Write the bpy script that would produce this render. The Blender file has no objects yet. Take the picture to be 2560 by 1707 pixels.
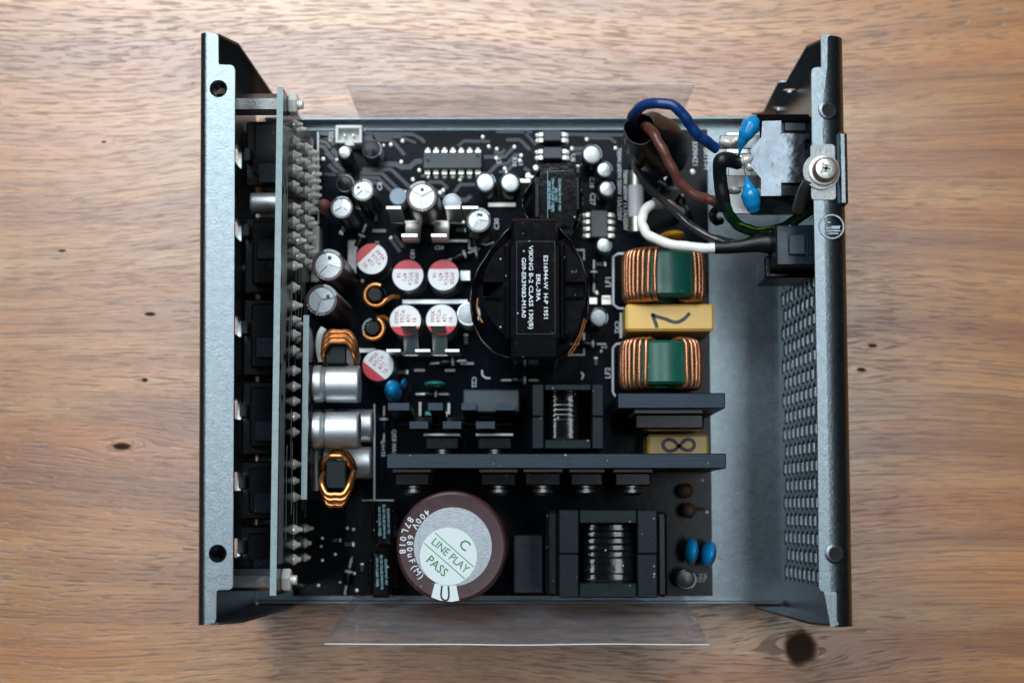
import bpy, bmesh, math, random
from mathutils import Matrix, Vector
from mathutils.geometry import tessellate_polygon
random.seed(7)
S = bpy.context.scene
C = S.collection
MM = 0.001
rad = math.radians

# ------------------------------------------------------------------ camera
FPX, CAMP, CAMR = 4200.0, Vector((0.6, -46.73, 509.1)), (0.1004, 0.0084, 0.0)
cam_d = bpy.data.cameras.new('camera')
cam_d.sensor_width = 36.0
cam_d.lens = FPX / 2560 * 36
cam_d.clip_start, cam_d.clip_end = 0.01, 20
cam_d.dof.use_dof = True
cam_d.dof.focus_distance = 0.449
cam_d.dof.aperture_fstop = 12.0
cam = bpy.data.objects.new('camera', cam_d)
C.objects.link(cam)
cam.location = CAMP * MM
cam.rotation_euler = CAMR
S.camera = cam

# ------------------------------------------------------------------ room light
W = bpy.data.worlds.new('World')
S.world = W
W.use_nodes = True
bg = W.node_tree.nodes['Background']
bg.inputs[0].default_value = (0.62, 0.78, 1.0, 1)
bg.inputs[1].default_value = 0.02
def area(name, loc, target, sx, sy, power, col):
    l = bpy.data.lights.new(name, 'AREA')
    l.shape = 'RECTANGLE'; l.size = sx; l.size_y = sy; l.energy = power; l.color = col
    o = bpy.data.objects.new(name, l); C.objects.link(o)
    o.location = loc
    o.rotation_euler = (Vector(target) - Vector(loc)).to_track_quat('-Z', 'Y').to_euler()
    return o
def pane(x0, x1, y0, y1, z, rad_, col):      # overhead light pane, sized for its reflections, radiance rad_
    o = area('overhead_light', ((x0 + x1) / 2, (y0 + y1) / 2, z), ((x0 + x1) / 2, (y0 + y1) / 2, 0), x1 - x0, y1 - y0, rad_ * math.pi * (x1 - x0) * (y1 - y0), col)
    o.rotation_euler = (0, 0, 0)
pane(-0.46, -0.17, 0.23, 1.20, 0.80, 8.6, (0.87, 0.95, 1.0))
pane(-0.28, -0.17, -0.13, 0.22, 0.80, 7.4, (0.87, 0.95, 1.0))  # added strip, placed so the left flange mirrors it
pane(-0.16, 0.11, 0.24, 1.20, 0.80, 8.6, (0.87, 0.95, 1.0))
pane(0.12, 0.235, -0.14, 0.34, 0.80, 7.0, (0.87, 0.95, 1.0))  # added strip that brightens the right flange and tray floor
S.view_settings.view_transform = 'Standard'
S.view_settings.look = 'None'
S.view_settings.exposure = 0.06
S.view_settings.gamma = 1.0
S.view_settings.use_curve_mapping = False
S.cycles.max_bounces = 8
S.cycles.transparent_max_bounces = 12
S.cycles.use_denoising = True

# ------------------------------------------------------------------ measuring: photograph pixel -> place in the scene (mm)
def _R():
    a, b, c = CAMR
    return Matrix.Rotation(c, 3, 'Z') @ Matrix.Rotation(b, 3, 'Y') @ Matrix.Rotation(a, 3, 'X')
RC = _R()
def ray(u, v):
    return RC @ Vector(((u - 1280) / FPX, -(v - 853.5) / FPX, -1.0))
def at(u, v, z):
    d = ray(u, v); t = (z - CAMP.z) / d.z
    return (CAMP.x + d.x * t, CAMP.y + d.y * t)
def P3(u, v, z):
    x, y = at(u, v, z); return (x, y, z)
def at_y(u, v, Y):
    d = ray(u, v); t = (Y - CAMP.y) / d.y
    return (CAMP.x + d.x * t, CAMP.z + d.z * t)
def at_x(u, v, X):
    d = ray(u, v); t = (X - CAMP.x) / d.x
    return (CAMP.y + d.y * t, CAMP.z + d.z * t)
def mmpx(z): return (CAMP.z - z) / FPX          # mm per photo pixel at a height

# ------------------------------------------------------------------ node helpers
class NT:
    def __init__(s, nt): s.nt = nt
    def n(s, t, **k):
        o = s.nt.nodes.new(t)
        for a, b in k.items(): setattr(o, a, b)
        return o
    def set(s, sock, v):
        if hasattr(v, 'is_output') or isinstance(v, bpy.types.NodeSocket): s.nt.links.new(v, sock)
        else: sock.default_value = v
    def m(s, op, a, b=0.0, c=None):
        o = s.n('ShaderNodeMath', operation=op)
        s.set(o.inputs[0], a); s.set(o.inputs[1], b)
        if c is not None: s.set(o.inputs[2], c)
        return o.outputs[0]
    def comb(s, x, y, z):
        o = s.n('ShaderNodeCombineXYZ')
        for i, q in enumerate((x, y, z)): s.set(o.inputs[i], q)
        return o.outputs[0]
    def noise(s, vec, scale=1.0, det=2.0, rough=0.5):
        o = s.n('ShaderNodeTexNoise'); s.set(o.inputs['Vector'], vec)
        o.inputs['Scale'].default_value = scale; o.inputs['Detail'].default_value = det
        o.inputs['Roughness'].default_value = rough
        return o.outputs['Fac']
    def ramp(s, v, lo, hi, a=0.0, b=1.0):
        o = s.n('ShaderNodeMapRange'); o.interpolation_type = 'SMOOTHSTEP'
        s.set(o.inputs['Value'], v)
        o.inputs['From Min'].default_value = lo; o.inputs['From Max'].default_value = hi
        o.inputs['To Min'].default_value = a; o.inputs['To Max'].default_value = b
        return o.outputs['Result']
    def mix(s, f, a, b, blend='MIX'):
        o = s.n('ShaderNodeMix', data_type='RGBA', blend_type=blend)
        s.set(o.inputs[0], f)
        s.set(o.inputs[6], a if not isinstance(a, tuple) else (*a[:3], 1))
        s.set(o.inputs[7], b if not isinstance(b, tuple) else (*b[:3], 1))
        return o.outputs[2]

def new_mat(name):
    m = bpy.data.materials.new(name); m.use_nodes = True
    nt = NT(m.node_tree)
    p = m.node_tree.nodes['Principled BSDF']
    geo = nt.n('ShaderNodeNewGeometry')
    return m, nt, p, geo.outputs['Position']

MAT = {}
def mk(name, col, rough=0.45, metal=0.0, spec=0.5, var=0.18, vs=150, bump=0.0, bs=2500, dust=0.0, coat=0.0, rvar=0.1, scratch=0.0):
    m, nt, p, pos = new_mat(name)
    nz = nt.noise(pos, vs, 4, 0.6)
    c = nt.mix(nz, tuple(x * (1 - var) for x in col), tuple(min(1, x * (1 + var)) for x in col))
    r = nt.m('MULTIPLY_ADD', nt.noise(pos, vs * 3, 3), 2 * rvar, rough - rvar)
    if dust:
        v = nt.n('ShaderNodeTexVoronoi'); v.inputs['Scale'].default_value = 620
        nt.set(v.inputs['Vector'], pos)
        sep = nt.n('ShaderNodeSeparateColor'); nt.set(sep.inputs[0], v.outputs['Color'])
        size = nt.m('MULTIPLY', nt.m('POWER', sep.outputs[0], 6.0), 0.21)
        near = nt.m('LESS_THAN', v.outputs['Distance'], size)
        f = nt.m('MULTIPLY', near, dust)
        haze = nt.m('MULTIPLY', nt.ramp(nt.noise(pos, 420, 5, 0.7), 0.58, 0.8), dust * 0.05)
        f = nt.m('MAXIMUM', f, haze)
        c = nt.mix(f, c, (0.45, 0.47, 0.48))
        r = nt.m('MAXIMUM', r, nt.m('MULTIPLY', f, 0.8))
    nt.set(p.inputs['Base Color'], c)
    nt.set(p.inputs['Roughness'], r)
    p.inputs['Metallic'].default_value = metal
    p.inputs['Specular IOR Level'].default_value = spec
    p.inputs['Coat Weight'].default_value = coat
    p.inputs['Coat Roughness'].default_value = 0.08
    if bump:
        b = nt.n('ShaderNodeBump'); b.inputs['Strength'].default_value = bump
        b.inputs['Distance'].default_value = 0.0003
        h = nt.noise(pos, bs, 3, 0.6)
        if scratch:
            sv = nt.n('ShaderNodeMapping'); nt.set(sv.inputs[0], pos); sv.inputs['Scale'].default_value = (60, 3000, 3000)
            h = nt.m('ADD', h, nt.m('MULTIPLY', nt.noise(sv.outputs[0], 1.0, 3), scratch))
        nt.set(b.inputs['Height'], h)
        nt.nt.links.new(b.outputs[0], p.inputs['Normal'])
    MAT[name] = m
    return m

mk('black_paint', (0.175, 0.210, 0.230), 0.31, metal=1.0, bump=0.20, bs=1800, var=0.3, vs=500, rvar=0.09)
mk('board_black', (0.003, 0.0055, 0.009), 0.16, spec=0.09, bump=0.04, bs=900, rvar=.04)
mk('trace', (0.014, 0.022, 0.032), 0.22, spec=0.42, var=0.1, rvar=.04)
mk('board_edge', (0.26, 0.34, 0.36), 0.55, var=0.35, vs=900, bump=0.4, bs=3000)
mk('silkscreen', (0.62, 0.68, 0.70), 0.6)
mk('black_plastic', (0.004, 0.005, 0.007), 0.22, spec=0.22, bump=0.1, dust=0.15, rvar=.05)
mk('blue_black_plastic', (0.006, 0.012, 0.022), 0.3, spec=0.4, bump=0.1, dust=0.3)
mk('slate_plastic', (0.014, 0.030, 0.042), 0.45, spec=0.5, dust=0.4)
mk('tape', (0.004, 0.004, 0.005), 0.11, spec=0.5, bump=0.12, bs=500, dust=0.8, rvar=.04)
mk('shrink', (0.006, 0.007, 0.009), 0.36, spec=0.35, bump=0.15, bs=500, dust=0.2, rvar=.05)
mk('ferrite', (0.006, 0.012, 0.015), 0.26, spec=0.15, var=0.3, vs=400, bump=0.2, bs=2600, dust=0.5)
mk('heatsink', (0.026, 0.036, 0.048), 0.40, metal=0.9, spec=0.5, bump=0.25, bs=2500, scratch=0.7, dust=0.6)
mk('shield_steel', (0.105, 0.122, 0.14), 0.2, metal=1.0, var=0.25, vs=130, rvar=.06, bump=1.0, bs=110)
mk('steel', (0.22, 0.245, 0.27), 0.25, metal=1.0, var=0.22, vs=110, rvar=.05)
mk('dull_steel', (0.24, 0.25, 0.25), 0.4, metal=1.0, var=0.25, vs=400, bump=0.3, bs=1500)
mk('tin', (0.64, 0.63, 0.58), 0.42, metal=1.0, var=0.08, vs=300, bump=0.15, bs=700)
mk('solder', (0.86, 0.86, 0.80), 0.24, metal=0.40, var=0.15, vs=900)
mk('aluminium', (0.36, 0.38, 0.39), 0.38, metal=1.0, var=0.06, vs=300, bump=0.15, bs=1800)
mk('matte_aluminium', (0.60, 0.63, 0.65), 0.42, metal=0.85, var=0.05, vs=300, bump=0.1, bs=2500)
mk('foil', (0.34, 0.375, 0.40), 0.5, metal=0.8, var=0.3, vs=900, bump=0.3, bs=2500)
mk('maroon_sleeve', (0.050, 0.020, 0.024), 0.33, spec=0.5, dust=0.35)
mk('dark_sleeve', (0.016, 0.017, 0.022), 0.3, spec=0.6, dust=0.2)
mk('sleeve_stripe', (0.42, 0.45, 0.48), 0.45)
mk('white_print', (0.72, 0.73, 0.74), 0.4, var=0.04)
mk('red_print', (0.50, 0.012, 0.03), 0.4, var=0.06)
mk('ink_red', (0.30, 0.05, 0.09), 0.5)
mk('ink_black', (0.02, 0.02, 0.024), 0.45)
mk('ink_white', (0.66, 0.72, 0.75), 0.5)
mk('ink_cyan', (0.22, 0.42, 0.50), 0.5)
mk('ink_green', (0.02, 0.20, 0.06), 0.5)
mk('sticker', (0.66, 0.74, 0.74), 0.5, var=0.04)
mk('copper', (0.60, 0.27, 0.14), 0.28, metal=0.85, var=0.2, vs=250)
mk('orange_copper', (0.60, 0.235, 0.075), 0.3, metal=0.8, var=0.2, vs=250)
mk('green_core', (0.006, 0.085, 0.058), 0.34, spec=0.6, var=0.25, dust=0.45)
mk('yellow_plastic', (0.72, 0.45, 0.11), 0.34, var=0.06, bump=0.08)
mk('blue_epoxy', (0.006, 0.22, 0.50), 0.2, spec=0.6, var=0.1)
mk('teal', (0.02, 0.22, 0.22), 0.35)
mk('yellow_epoxy', (0.60, 0.28, 0.02), 0.25)
mk('brown_disc', (0.22, 0.085, 0.06), 0.5)
mk('dull_brown', (0.13, 0.075, 0.055), 0.55)
mk('grey_disc', (0.22, 0.30, 0.37), 0.5)
mk('white_plastic', (0.70, 0.72, 0.70), 0.42, var=0.05)
mk('off_white', (0.50, 0.52, 0.50), 0.45)
mk('ceramic', (0.55, 0.56, 0.58), 0.4)
mk('wire_blue', (0.005, 0.034, 0.15), 0.34, spec=0.5, bump=0.1, bs=500, dust=0.3)
mk('wire_brown', (0.115, 0.040, 0.030), 0.34, bump=0.1, bs=500, dust=0.3)
mk('wire_black', (0.016, 0.018, 0.020), 0.28, spec=0.6)
mk('wire_white', (0.80, 0.79, 0.74), 0.35, var=0.04)
mk('wire_green', (0.003, 0.030, 0.010), 0.3)
mk('wire_yellow', (0.20, 0.20, 0.03), 0.35)
mk('face_track', (0.20, 0.22, 0.22), 0.4)
mk('chip_grey', (0.030, 0.040, 0.050), 0.45, spec=0.5)
mk('pad_grey', (0.30, 0.28, 0.29), 0.6)
mk('hole_shade', (0.004, 0.004, 0.005), 0.8)  # near-black that paints the shade inside the screw holes

# clear insulating film: sees through, with a surface reflection and a little dust
def film():
    m, nt, p, pos = new_mat('clear_film')
    m.node_tree.nodes.remove(p)
    out = [n for n in m.node_tree.nodes if n.type == 'OUTPUT_MATERIAL'][0]
    tr = nt.n('ShaderNodeBsdfTransparent'); tr.inputs[0].default_value = (0.955, 0.955, 0.975, 1)
    gl = nt.n('ShaderNodeBsdfGlossy'); gl.inputs['Roughness'].default_value = 0.06
    df = nt.n('ShaderNodeBsdfDiffuse'); df.inputs[0].default_value = (0.5, 0.52, 0.58, 1)
    fr = nt.n('ShaderNodeLayerWeight'); fr.inputs[0].default_value = 0.5
    m1 = nt.n('ShaderNodeMixShader'); nt.set(m1.inputs[0], nt.m('MULTIPLY_ADD', nt.m('POWER', fr.outputs['Facing'], 5.0), 0.40, 0.02)); nt.nt.links.new(tr.outputs[0], m1.inputs[1]); nt.nt.links.new(gl.outputs[0], m1.inputs[2])
    v = nt.n('ShaderNodeTexVoronoi'); v.inputs['Scale'].default_value = 500; nt.set(v.inputs['Vector'], pos)
    sep = nt.n('ShaderNodeSeparateColor'); nt.set(sep.inputs[0], v.outputs['Color'])
    sp = nt.m('LESS_THAN', v.outputs['Distance'], nt.m('MULTIPLY', nt.m('POWER', sep.outputs[0], 5.0), 0.14))
    f = nt.m('ADD', nt.m('MULTIPLY', sp, 0.35), nt.m('MULTIPLY_ADD', nt.noise(pos, 60, 3), 0.06, 0.035))
    m2 = nt.n('ShaderNodeMixShader'); nt.set(m2.inputs[0], f); nt.nt.links.new(m1.outputs[0], m2.inputs[1]); nt.nt.links.new(df.outputs[0], m2.inputs[2])
    nt.nt.links.new(m2.outputs[0], out.inputs[0])
    MAT['clear_film'] = m
film()

def wood():
    m, nt, p, pos = new_mat('oiled_wood')
    sp = nt.n('ShaderNodeSeparateXYZ'); nt.set(sp.inputs[0], pos)
    X = nt.m('MULTIPLY', sp.outputs[0], 1000.0); Y = nt.m('MULTIPLY', sp.outputs[1], 1000.0)
    lowv = nt.comb(nt.m('MULTIPLY', X, 0.0055), nt.m('MULTIPLY', Y, 0.011), 0.0)
    low = nt.m('MULTIPLY', nt.m('SUBTRACT', nt.noise(lowv, 1.0, 0.0), 0.5), 34.0)
    Yw = nt.m('ADD', Y, low)
    dark = None
    knots = [(2000, 1618, 3.9, 4.2, 9.5), (305, 1115, 2.3, 0.9, 5.0), (375, 785, 1.3, 0.5, 2.5), (155, 627, 1.0, 0.35, 2.0), (260, 355, 0.7, 0.3, 1.5),
             (362, 950, 0.8, 0.45, 1.8), (2182, 864, 1.2, 0.45, 2.2), (2153, 924, 1.1, 0.5, 2.2)]
    for (u, v, a, b, s) in knots:
        kx, ky = at(u, v, -4)
        dx = nt.m('SUBTRACT', X, kx); dy = nt.m('SUBTRACT', Y, ky)
        q = nt.m('ADD', nt.m('MULTIPLY', nt.m('MULTIPLY', dx, dx), 0.10), nt.m('ADD', nt.m('MULTIPLY', dy, dy), s * s * 0.45))
        Yw = nt.m('SUBTRACT', Yw, nt.m('DIVIDE', nt.m('MULTIPLY', dy, s * s * 0.62), q))
        wob = nt.m('MULTIPLY_ADD', nt.noise(nt.comb(nt.m('MULTIPLY', X, 0.35), nt.m('MULTIPLY', Y, 0.35), 3.0), 1.0, 3), 0.9, 0.55)
        e = nt.m('ADD', nt.m('POWER', nt.m('ABSOLUTE', nt.m('DIVIDE', dx, a * 1.15)), 2.0), nt.m('POWER', nt.m('ABSOLUTE', nt.m('DIVIDE', dy, b * 1.15)), 2.0))
        k = nt.ramp(nt.m('MULTIPLY', e, wob), 0.55, 1.7, 1.0, 0.0)
        dark = k if dark is None else nt.m('MAXIMUM', dark, k)
    def gr(fx, fy, o, det=2, rough=0.5):
        return nt.noise(nt.comb(nt.m('MULTIPLY', X, fx), nt.m('MULTIPLY', Yw, fy), o), 1.0, det, rough)
    band = gr(0.0032, 0.06, 0.0, 5, 0.6)
    c = nt.mix(nt.ramp(band, 0.32, 0.68), (0.28, 0.100, 0.033), (0.58, 0.282, 0.104))
    c = nt.mix(nt.ramp(gr(0.010, 0.055, 9.0, 3), 0.46, 0.70, 0.0, 0.65), c, (0.52, 0.180, 0.045))
    c = nt.mix(nt.ramp(gr(0.008, 0.045, 17.0, 3), 0.52, 0.74, 0.0, 0.55), c, (0.61, 0.38, 0.17))
    zone = gr(0.006, 0.024, 5.0, 1)
    z1 = nt.ramp(zone, 0.40, 0.60)
    fine = gr(0.035, 3.0, 0.0, 3, 0.65)
    c = nt.mix(nt.ramp(fine, 0.38, 0.68, 0.0, 0.34), c, (0.19, 0.072, 0.026))
    l1 = nt.ramp(gr(0.009, 0.95, 2.0, 3, 0.6), 0.53, 0.62, 0.0, 0.52)
    l2 = nt.ramp(gr(0.016, 1.9, 31.0, 2, 0.5), 0.56, 0.64, 0.0, 0.48)
    lf = nt.m('MULTIPLY', nt.m('MAXIMUM', l1, l2), nt.m('MULTIPLY_ADD', z1, 0.75, 0.25))
    c = nt.mix(lf, c, (0.105, 0.043, 0.021))
    p1 = nt.ramp(gr(0.085, 1.7, 0.0, 1, 0.5), 0.59, 0.65, 0.0, 0.66)
    p2 = nt.ramp(gr(0.13, 2.6, 41.0, 1, 0.5), 0.605, 0.665, 0.0, 0.56)
    pf = nt.m('MULTIPLY', nt.m('MAXIMUM', p1, p2), nt.m('MULTIPLY_ADD', z1, -0.45, 1.0))
    c = nt.mix(pf, c, (0.070, 0.034, 0.023))
    c = nt.mix(nt.m('MULTIPLY', dark, 0.95), c, (0.016, 0.008, 0.006))
    nt.set(p.inputs['Base Color'], c)
    nt.set(p.inputs['Roughness'], nt.m('MULTIPLY_ADD', dark, 0.35, nt.m('MULTIPLY_ADD', pf, 0.25, nt.m('MULTIPLY_ADD', fine, 0.10, 0.24))))
    nt.set(p.inputs['Specular IOR Level'], nt.m('MULTIPLY_ADD', dark, -1.1, 1.25))
    b = nt.n('ShaderNodeBump'); b.inputs['Strength'].default_value = 0.35; b.inputs['Distance'].default_value = 0.0004
    nt.set(b.inputs['Height'], nt.m('ADD', nt.m('MULTIPLY', pf, -1.0), nt.m('MULTIPLY', fine, 0.35)))
    nt.nt.links.new(b.outputs[0], p.inputs['Normal'])
    MAT['oiled_wood'] = m
wood()

# ------------------------------------------------------------------ mesh building (all in mm)
def catmull(pts, n=8, closed=False):
    out = []; N = len(pts); P = [Vector(p) for p in pts]
    rng = range(N) if closed else range(N - 1)
    for i in rng:
        p0 = P[(i - 1) % N] if closed or i > 0 else P[0] * 2 - P[1]
        p1, p2 = P[i], P[(i + 1) % N]
        p3 = P[(i + 2) % N] if closed or i + 2 < N else P[-1] * 2 - P[-2]
        for k in range(n):
            t = k / n
            out.append(0.5 * ((2 * p1) + (p2 - p0) * t + (2 * p0 - 5 * p1 + 4 * p2 - p3) * t * t + (3 * p1 - p0 - 3 * p2 + p3) * t ** 3))
    if not closed: out.append(P[-1])
    return out
def circ(cx, cy, r, n=24, ry=None):
    ry = r if ry is None else ry
    return [(cx + r * math.cos(2 * math.pi * i / n), cy + ry * math.sin(2 * math.pi * i / n)) for i in range(n)]
def rrect(x0, x1, y0, y1, r, n=4):
    o = []
    for (cx, cy, a) in ((x1 - r, y1 - r, 0), (x0 + r, y1 - r, 90), (x0 + r, y0 + r, 180), (x1 - r, y0 + r, 270)):
        for k in range(n + 1):
            t = rad(a + 90 * k / n); o.append((cx + r * math.cos(t), cy + r * math.sin(t)))
    return o
_txt = {}
def text_geo(s, bold=0.0, font_shear=0.0):
    key = (s, bold)
    if key not in _txt:
        cu = bpy.data.curves.new('t', 'FONT'); cu.body = s; cu.align_x = 'CENTER'; cu.align_y = 'CENTER'; cu.offset = bold; cu.resolution_u = 2
        o = bpy.data.objects.new('t', cu)
        me = bpy.data.meshes.new_from_object(o)
        _txt[key] = ([tuple(v.co) for v in me.vertices], [tuple(p.vertices) for p in me.polygons])
        bpy.data.objects.remove(o); bpy.data.curves.remove(cu); bpy.data.meshes.remove(me)
    return _txt[key]
class M:
    def __init__(s): s.v = []; s.f = []; s.mi = []
    def add(s, vs, fs, T=None, m=0):
        b = len(s.v)
        for p in vs:
            p = Vector(p)
            s.v.append(T @ p if T is not None else p)
        for f in fs:
            s.f.append([b + i for i in f]); s.mi.append(m)
        return s
    def box(s, x0, x1, y0, y1, z0, z1, c=0.0, m=0, T=None):
        if x0 > x1: x0, x1 = x1, x0
        if y0 > y1: y0, y1 = y1, y0
        if z0 > z1: z0, z1 = z1, z0
        if c <= 0:
            vs = [(x, y, z) for x in (x0, x1) for y in (y0, y1) for z in (z0, z1)]
            fs = [(0, 1, 3, 2), (4, 6, 7, 5), (0, 4, 5, 1), (2, 3, 7, 6), (0, 2, 6, 4), (1, 5, 7, 3)]
            return s.add(vs, fs, T, m)
        c = min(c, (x1 - x0) * .49, (y1 - y0) * .49, (z1 - z0) * .49)
        cx, cy, cz, hx, hy, hz = (x0 + x1) / 2, (y0 + y1) / 2, (z0 + z1) / 2, (x1 - x0) / 2, (y1 - y0) / 2, (z1 - z0) / 2
        vs, ix = [], {}
        for a in (-1, 1):
            for b in (-1, 1):
                for d in (-1, 1):
                    for k in range(3):
                        q = [hx - c, hy - c, hz - c]; q[k] += c
                        ix[(a, b, d, k)] = len(vs); vs.append((cx + a * q[0], cy + b * q[1], cz + d * q[2]))
        fs = []
        for sg in (-1, 1):
            fs.append([ix[(sg, b, d, 0)] for b, d in ((-1, -1), (1, -1), (1, 1), (-1, 1))])
            fs.append([ix[(a, sg, d, 1)] for a, d in ((-1, -1), (1, -1), (1, 1), (-1, 1))])
            fs.append([ix[(a, b, sg, 2)] for a, b in ((-1, -1), (1, -1), (1, 1), (-1, 1))])
        for p in (-1, 1):
            for q in (-1, 1):
                fs.append([ix[(-1, p, q, 1)], ix[(1, p, q, 1)], ix[(1, p, q, 2)], ix[(-1, p, q, 2)]])
                fs.append([ix[(p, -1, q, 0)], ix[(p, 1, q, 0)], ix[(p, 1, q, 2)], ix[(p, -1, q, 2)]])
                fs.append([ix[(p, q, -1, 0)], ix[(p, q, 1, 0)], ix[(p, q, 1, 1)], ix[(p, q, -1, 1)]])
        for a in (-1, 1):
            for b in (-1, 1):
                for d in (-1, 1): fs.append([ix[(a, b, d, k)] for k in range(3)])
        return s.add(vs, fs, T, m)
    def lathe(s, prof, n=32, T=None, m=0, a0=0.0, a1=360.0, cap=True):
        full = a1 - a0 >= 359.9
        k = n if full else n + 1
        vs = []; fs = []
        for (r, z) in prof:
            for i in range(k):
                a = rad(a0 + (a1 - a0) * i / n); vs.append((r * math.cos(a), r * math.sin(a), z))
        for j in range(len(prof) - 1):
            for i in range(n):
                i2 = (i + 1) % k
                fs.append((j * k + i, j * k + i2, (j + 1) * k + i2, (j + 1) * k + i))
        if full and cap:
            if prof[0][0] > 1e-6: fs.append(tuple(range(k))[::-1])
            if prof[-1][0] > 1e-6: fs.append(tuple((len(prof) - 1) * k + i for i in range(k)))
        return s.add(vs, fs, T, m)
    def tube(s, pts, r, n=10, m=0, closed=False, cap=True):
        P = [Vector(p) for p in pts]; N = len(P)
        rr = r if isinstance(r, (list, tuple)) else [r] * N
        vs = []; fs = []
        t0 = (P[1] - P[0]).normalized()
        nrm = t0.orthogonal().normalized()
        for i in range(N):
            if closed: t = (P[(i + 1) % N] - P[i - 1])
            else: t = P[min(i + 1, N - 1)] - P[max(i - 1, 0)]
            if t.length < 1e-9: t = t0.copy()
            t.normalize()
            nrm = (nrm - t * nrm.dot(t))
            if nrm.length < 1e-6: nrm = t.orthogonal()
            nrm.normalize(); b = t.cross(nrm)
            for k in range(n):
                a = 2 * math.pi * k / n
                vs.append(P[i] + (nrm * math.cos(a) + b * math.sin(a)) * rr[i])
        for i in range(N if closed else N - 1):
            j = (i + 1) % N
            for k in range(n):
                fs.append((i * n + k, i * n + (k + 1) % n, j * n + (k + 1) % n, j * n + k))
        if cap and not closed:
            fs.append(tuple(range(n))[::-1]); fs.append(tuple((N - 1) * n + k for k in range(n)))
        return s.add(vs, fs, None, m)
    def plate(s, outer, holes=(), z0=0.0, z1=1.0, T=None, m=0):
        loops = [list(outer)] + [list(h) for h in holes]
        tri = tessellate_polygon([[Vector((a, b, 0)) for a, b in l] for l in loops])
        flat = [p for l in loops for p in l]; n = len(flat)
        vs = [(a, b, z1) for a, b in flat] + [(a, b, z0) for a, b in flat]
        fs = [tuple(t) for t in tri] + [tuple(n + i for i in reversed(t)) for t in tri]
        o = 0
        for l in loops:
            L = len(l)
            for i in range(L):
                a, b = o + i, o + (i + 1) % L
                fs.append((a, b, n + b, n + a))
            o += L
        return s.add(vs, fs, T, m)
    def flat(s, poly, z, T=None, m=0):
        tri = tessellate_polygon([[Vector((a, b, 0)) for a, b in poly]])
        return s.add([(a, b, z) for a, b in poly], [tuple(t) for t in tri], T, m)
    def ribbon(s, pts, w, z, T=None, m=0, h=0.0, ends=True):
        P = [Vector((p[0], p[1])) for p in pts]; N = len(P); L = []; Rr = []
        for i in range(N):
            t = (P[min(i + 1, N - 1)] - P[max(i - 1, 0)]).normalized(); nn = Vector((-t.y, t.x)) * w / 2
            if 0 < i < N - 1:
                d1 = (P[i] - P[i - 1]).normalized(); d2 = (P[i + 1] - P[i]).normalized()
                k = max(0.5, math.sqrt(max(0.0, (1 + d1.dot(d2)) / 2))); nn = nn / k
            L.append(P[i] + nn); Rr.append(P[i] - nn)
        if h > 0: return s.plate([tuple(p) for p in L] + [tuple(p) for p in reversed(Rr)], (), z, z + h, T, m)
        vs = [(*p, z) for p in L] + [(*p, z) for p in Rr]
        return s.add(vs, [(i, i + 1, N + i + 1, N + i) for i in range(N - 1)], T, m)
    def text(s, txt, x, y, z, size, rot=0.0, T=None, m=0, bold=0.0, sx=1.0):
        v, f = text_geo(txt, bold)
        c, q = math.cos(rad(rot)), math.sin(rad(rot))
        vs = [(x + size * (a[0] * sx * c - a[1] * q), y + size * (a[0] * sx * q + a[1] * c), z) for a in v]
        return s.add(vs, f, T, m)
    def strip(s, prof, x0, x1, th, m=0):
        """a bent sheet: centre line (y,z) swept from x0 to x1, thickness th"""
        P = [Vector(p) for p in prof]; N = len(P); A = []; B = []
        for i in range(N):
            t = (P[min(i + 1, N - 1)] - P[max(i - 1, 0)]).normalized(); nn = Vector((-t.y, t.x)) * th / 2
            A.append(P[i] + nn); B.append(P[i] - nn)
        loop = A + B[::-1]; L = len(loop)
        vs = [(x0, p.x, p.y) for p in loop] + [(x1, p.x, p.y) for p in loop]
        fs = [(i, (i + 1) % L, L + (i + 1) % L, L + i) for i in range(L)]
        for i in range(N - 1):
            fs.append((i, i + 1, L - 2 - i, L - 1 - i)); fs.append((L + i, L + L - 1 - i, L + L - 2 - i, L + i + 1))
        return s.add(vs, fs, None, m)
    def mesh(s, name, mats, smooth=32.0):
        me = bpy.data.meshes.new(name)
        me.from_pydata([tuple(p * MM) for p in s.v], [], s.f)
        for q in (mats if isinstance(mats, (list, tuple)) else [mats]): me.materials.append(MAT[q])
        me.polygons.foreach_set('material_index', s.mi)
        bm = bmesh.new(); bm.from_mesh(me); bmesh.ops.recalc_face_normals(bm, faces=bm.faces); bm.to_mesh(me); bm.free()
        me.polygons.foreach_set('use_smooth', [True] * len(me.polygons))
        me.set_sharp_from_angle(angle=rad(smooth))
        me.update()
        return me

def obj(name, geo, mats, parent=None, loc=(0, 0, 0), rot=(0, 0, 0), label=None, smooth=32.0):
    me = geo if isinstance(geo, bpy.types.Mesh) else geo.mesh(name, mats, smooth)
    o = bpy.data.objects.new(name, me); C.objects.link(o)
    o.location = Vector(loc) * MM; o.rotation_euler = rot
    if parent is not None: o.parent = parent
    if label: o['label'] = label
    return o
def group_part(name, parent, loc=(0, 0, 0), rot=(0, 0, 0), label=None):
    o = bpy.data.objects.new(name, None); C.objects.link(o); o.empty_display_size = 0.004
    o.location = Vector(loc) * MM; o.rotation_euler = rot; o.parent = parent
    if label: o['label'] = label
    return o
def frame(origin, zdir, xhint=(1, 0, 0)):
    z = Vector(zdir).normalized(); x = Vector(xhint); x = (x - z * x.dot(z))
    if x.length < 1e-6: x = z.orthogonal()
    x.normalize(); y = z.cross(x)
    return Matrix(((x.x, y.x, z.x, origin[0]), (x.y, y.y, z.y, origin[1]), (x.z, y.z, z.z, origin[2]), (0, 0, 0, 1)))
TX = lambda o: frame(o, (1, 0, 0), (0, 1, 0))      # local z along +x

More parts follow.
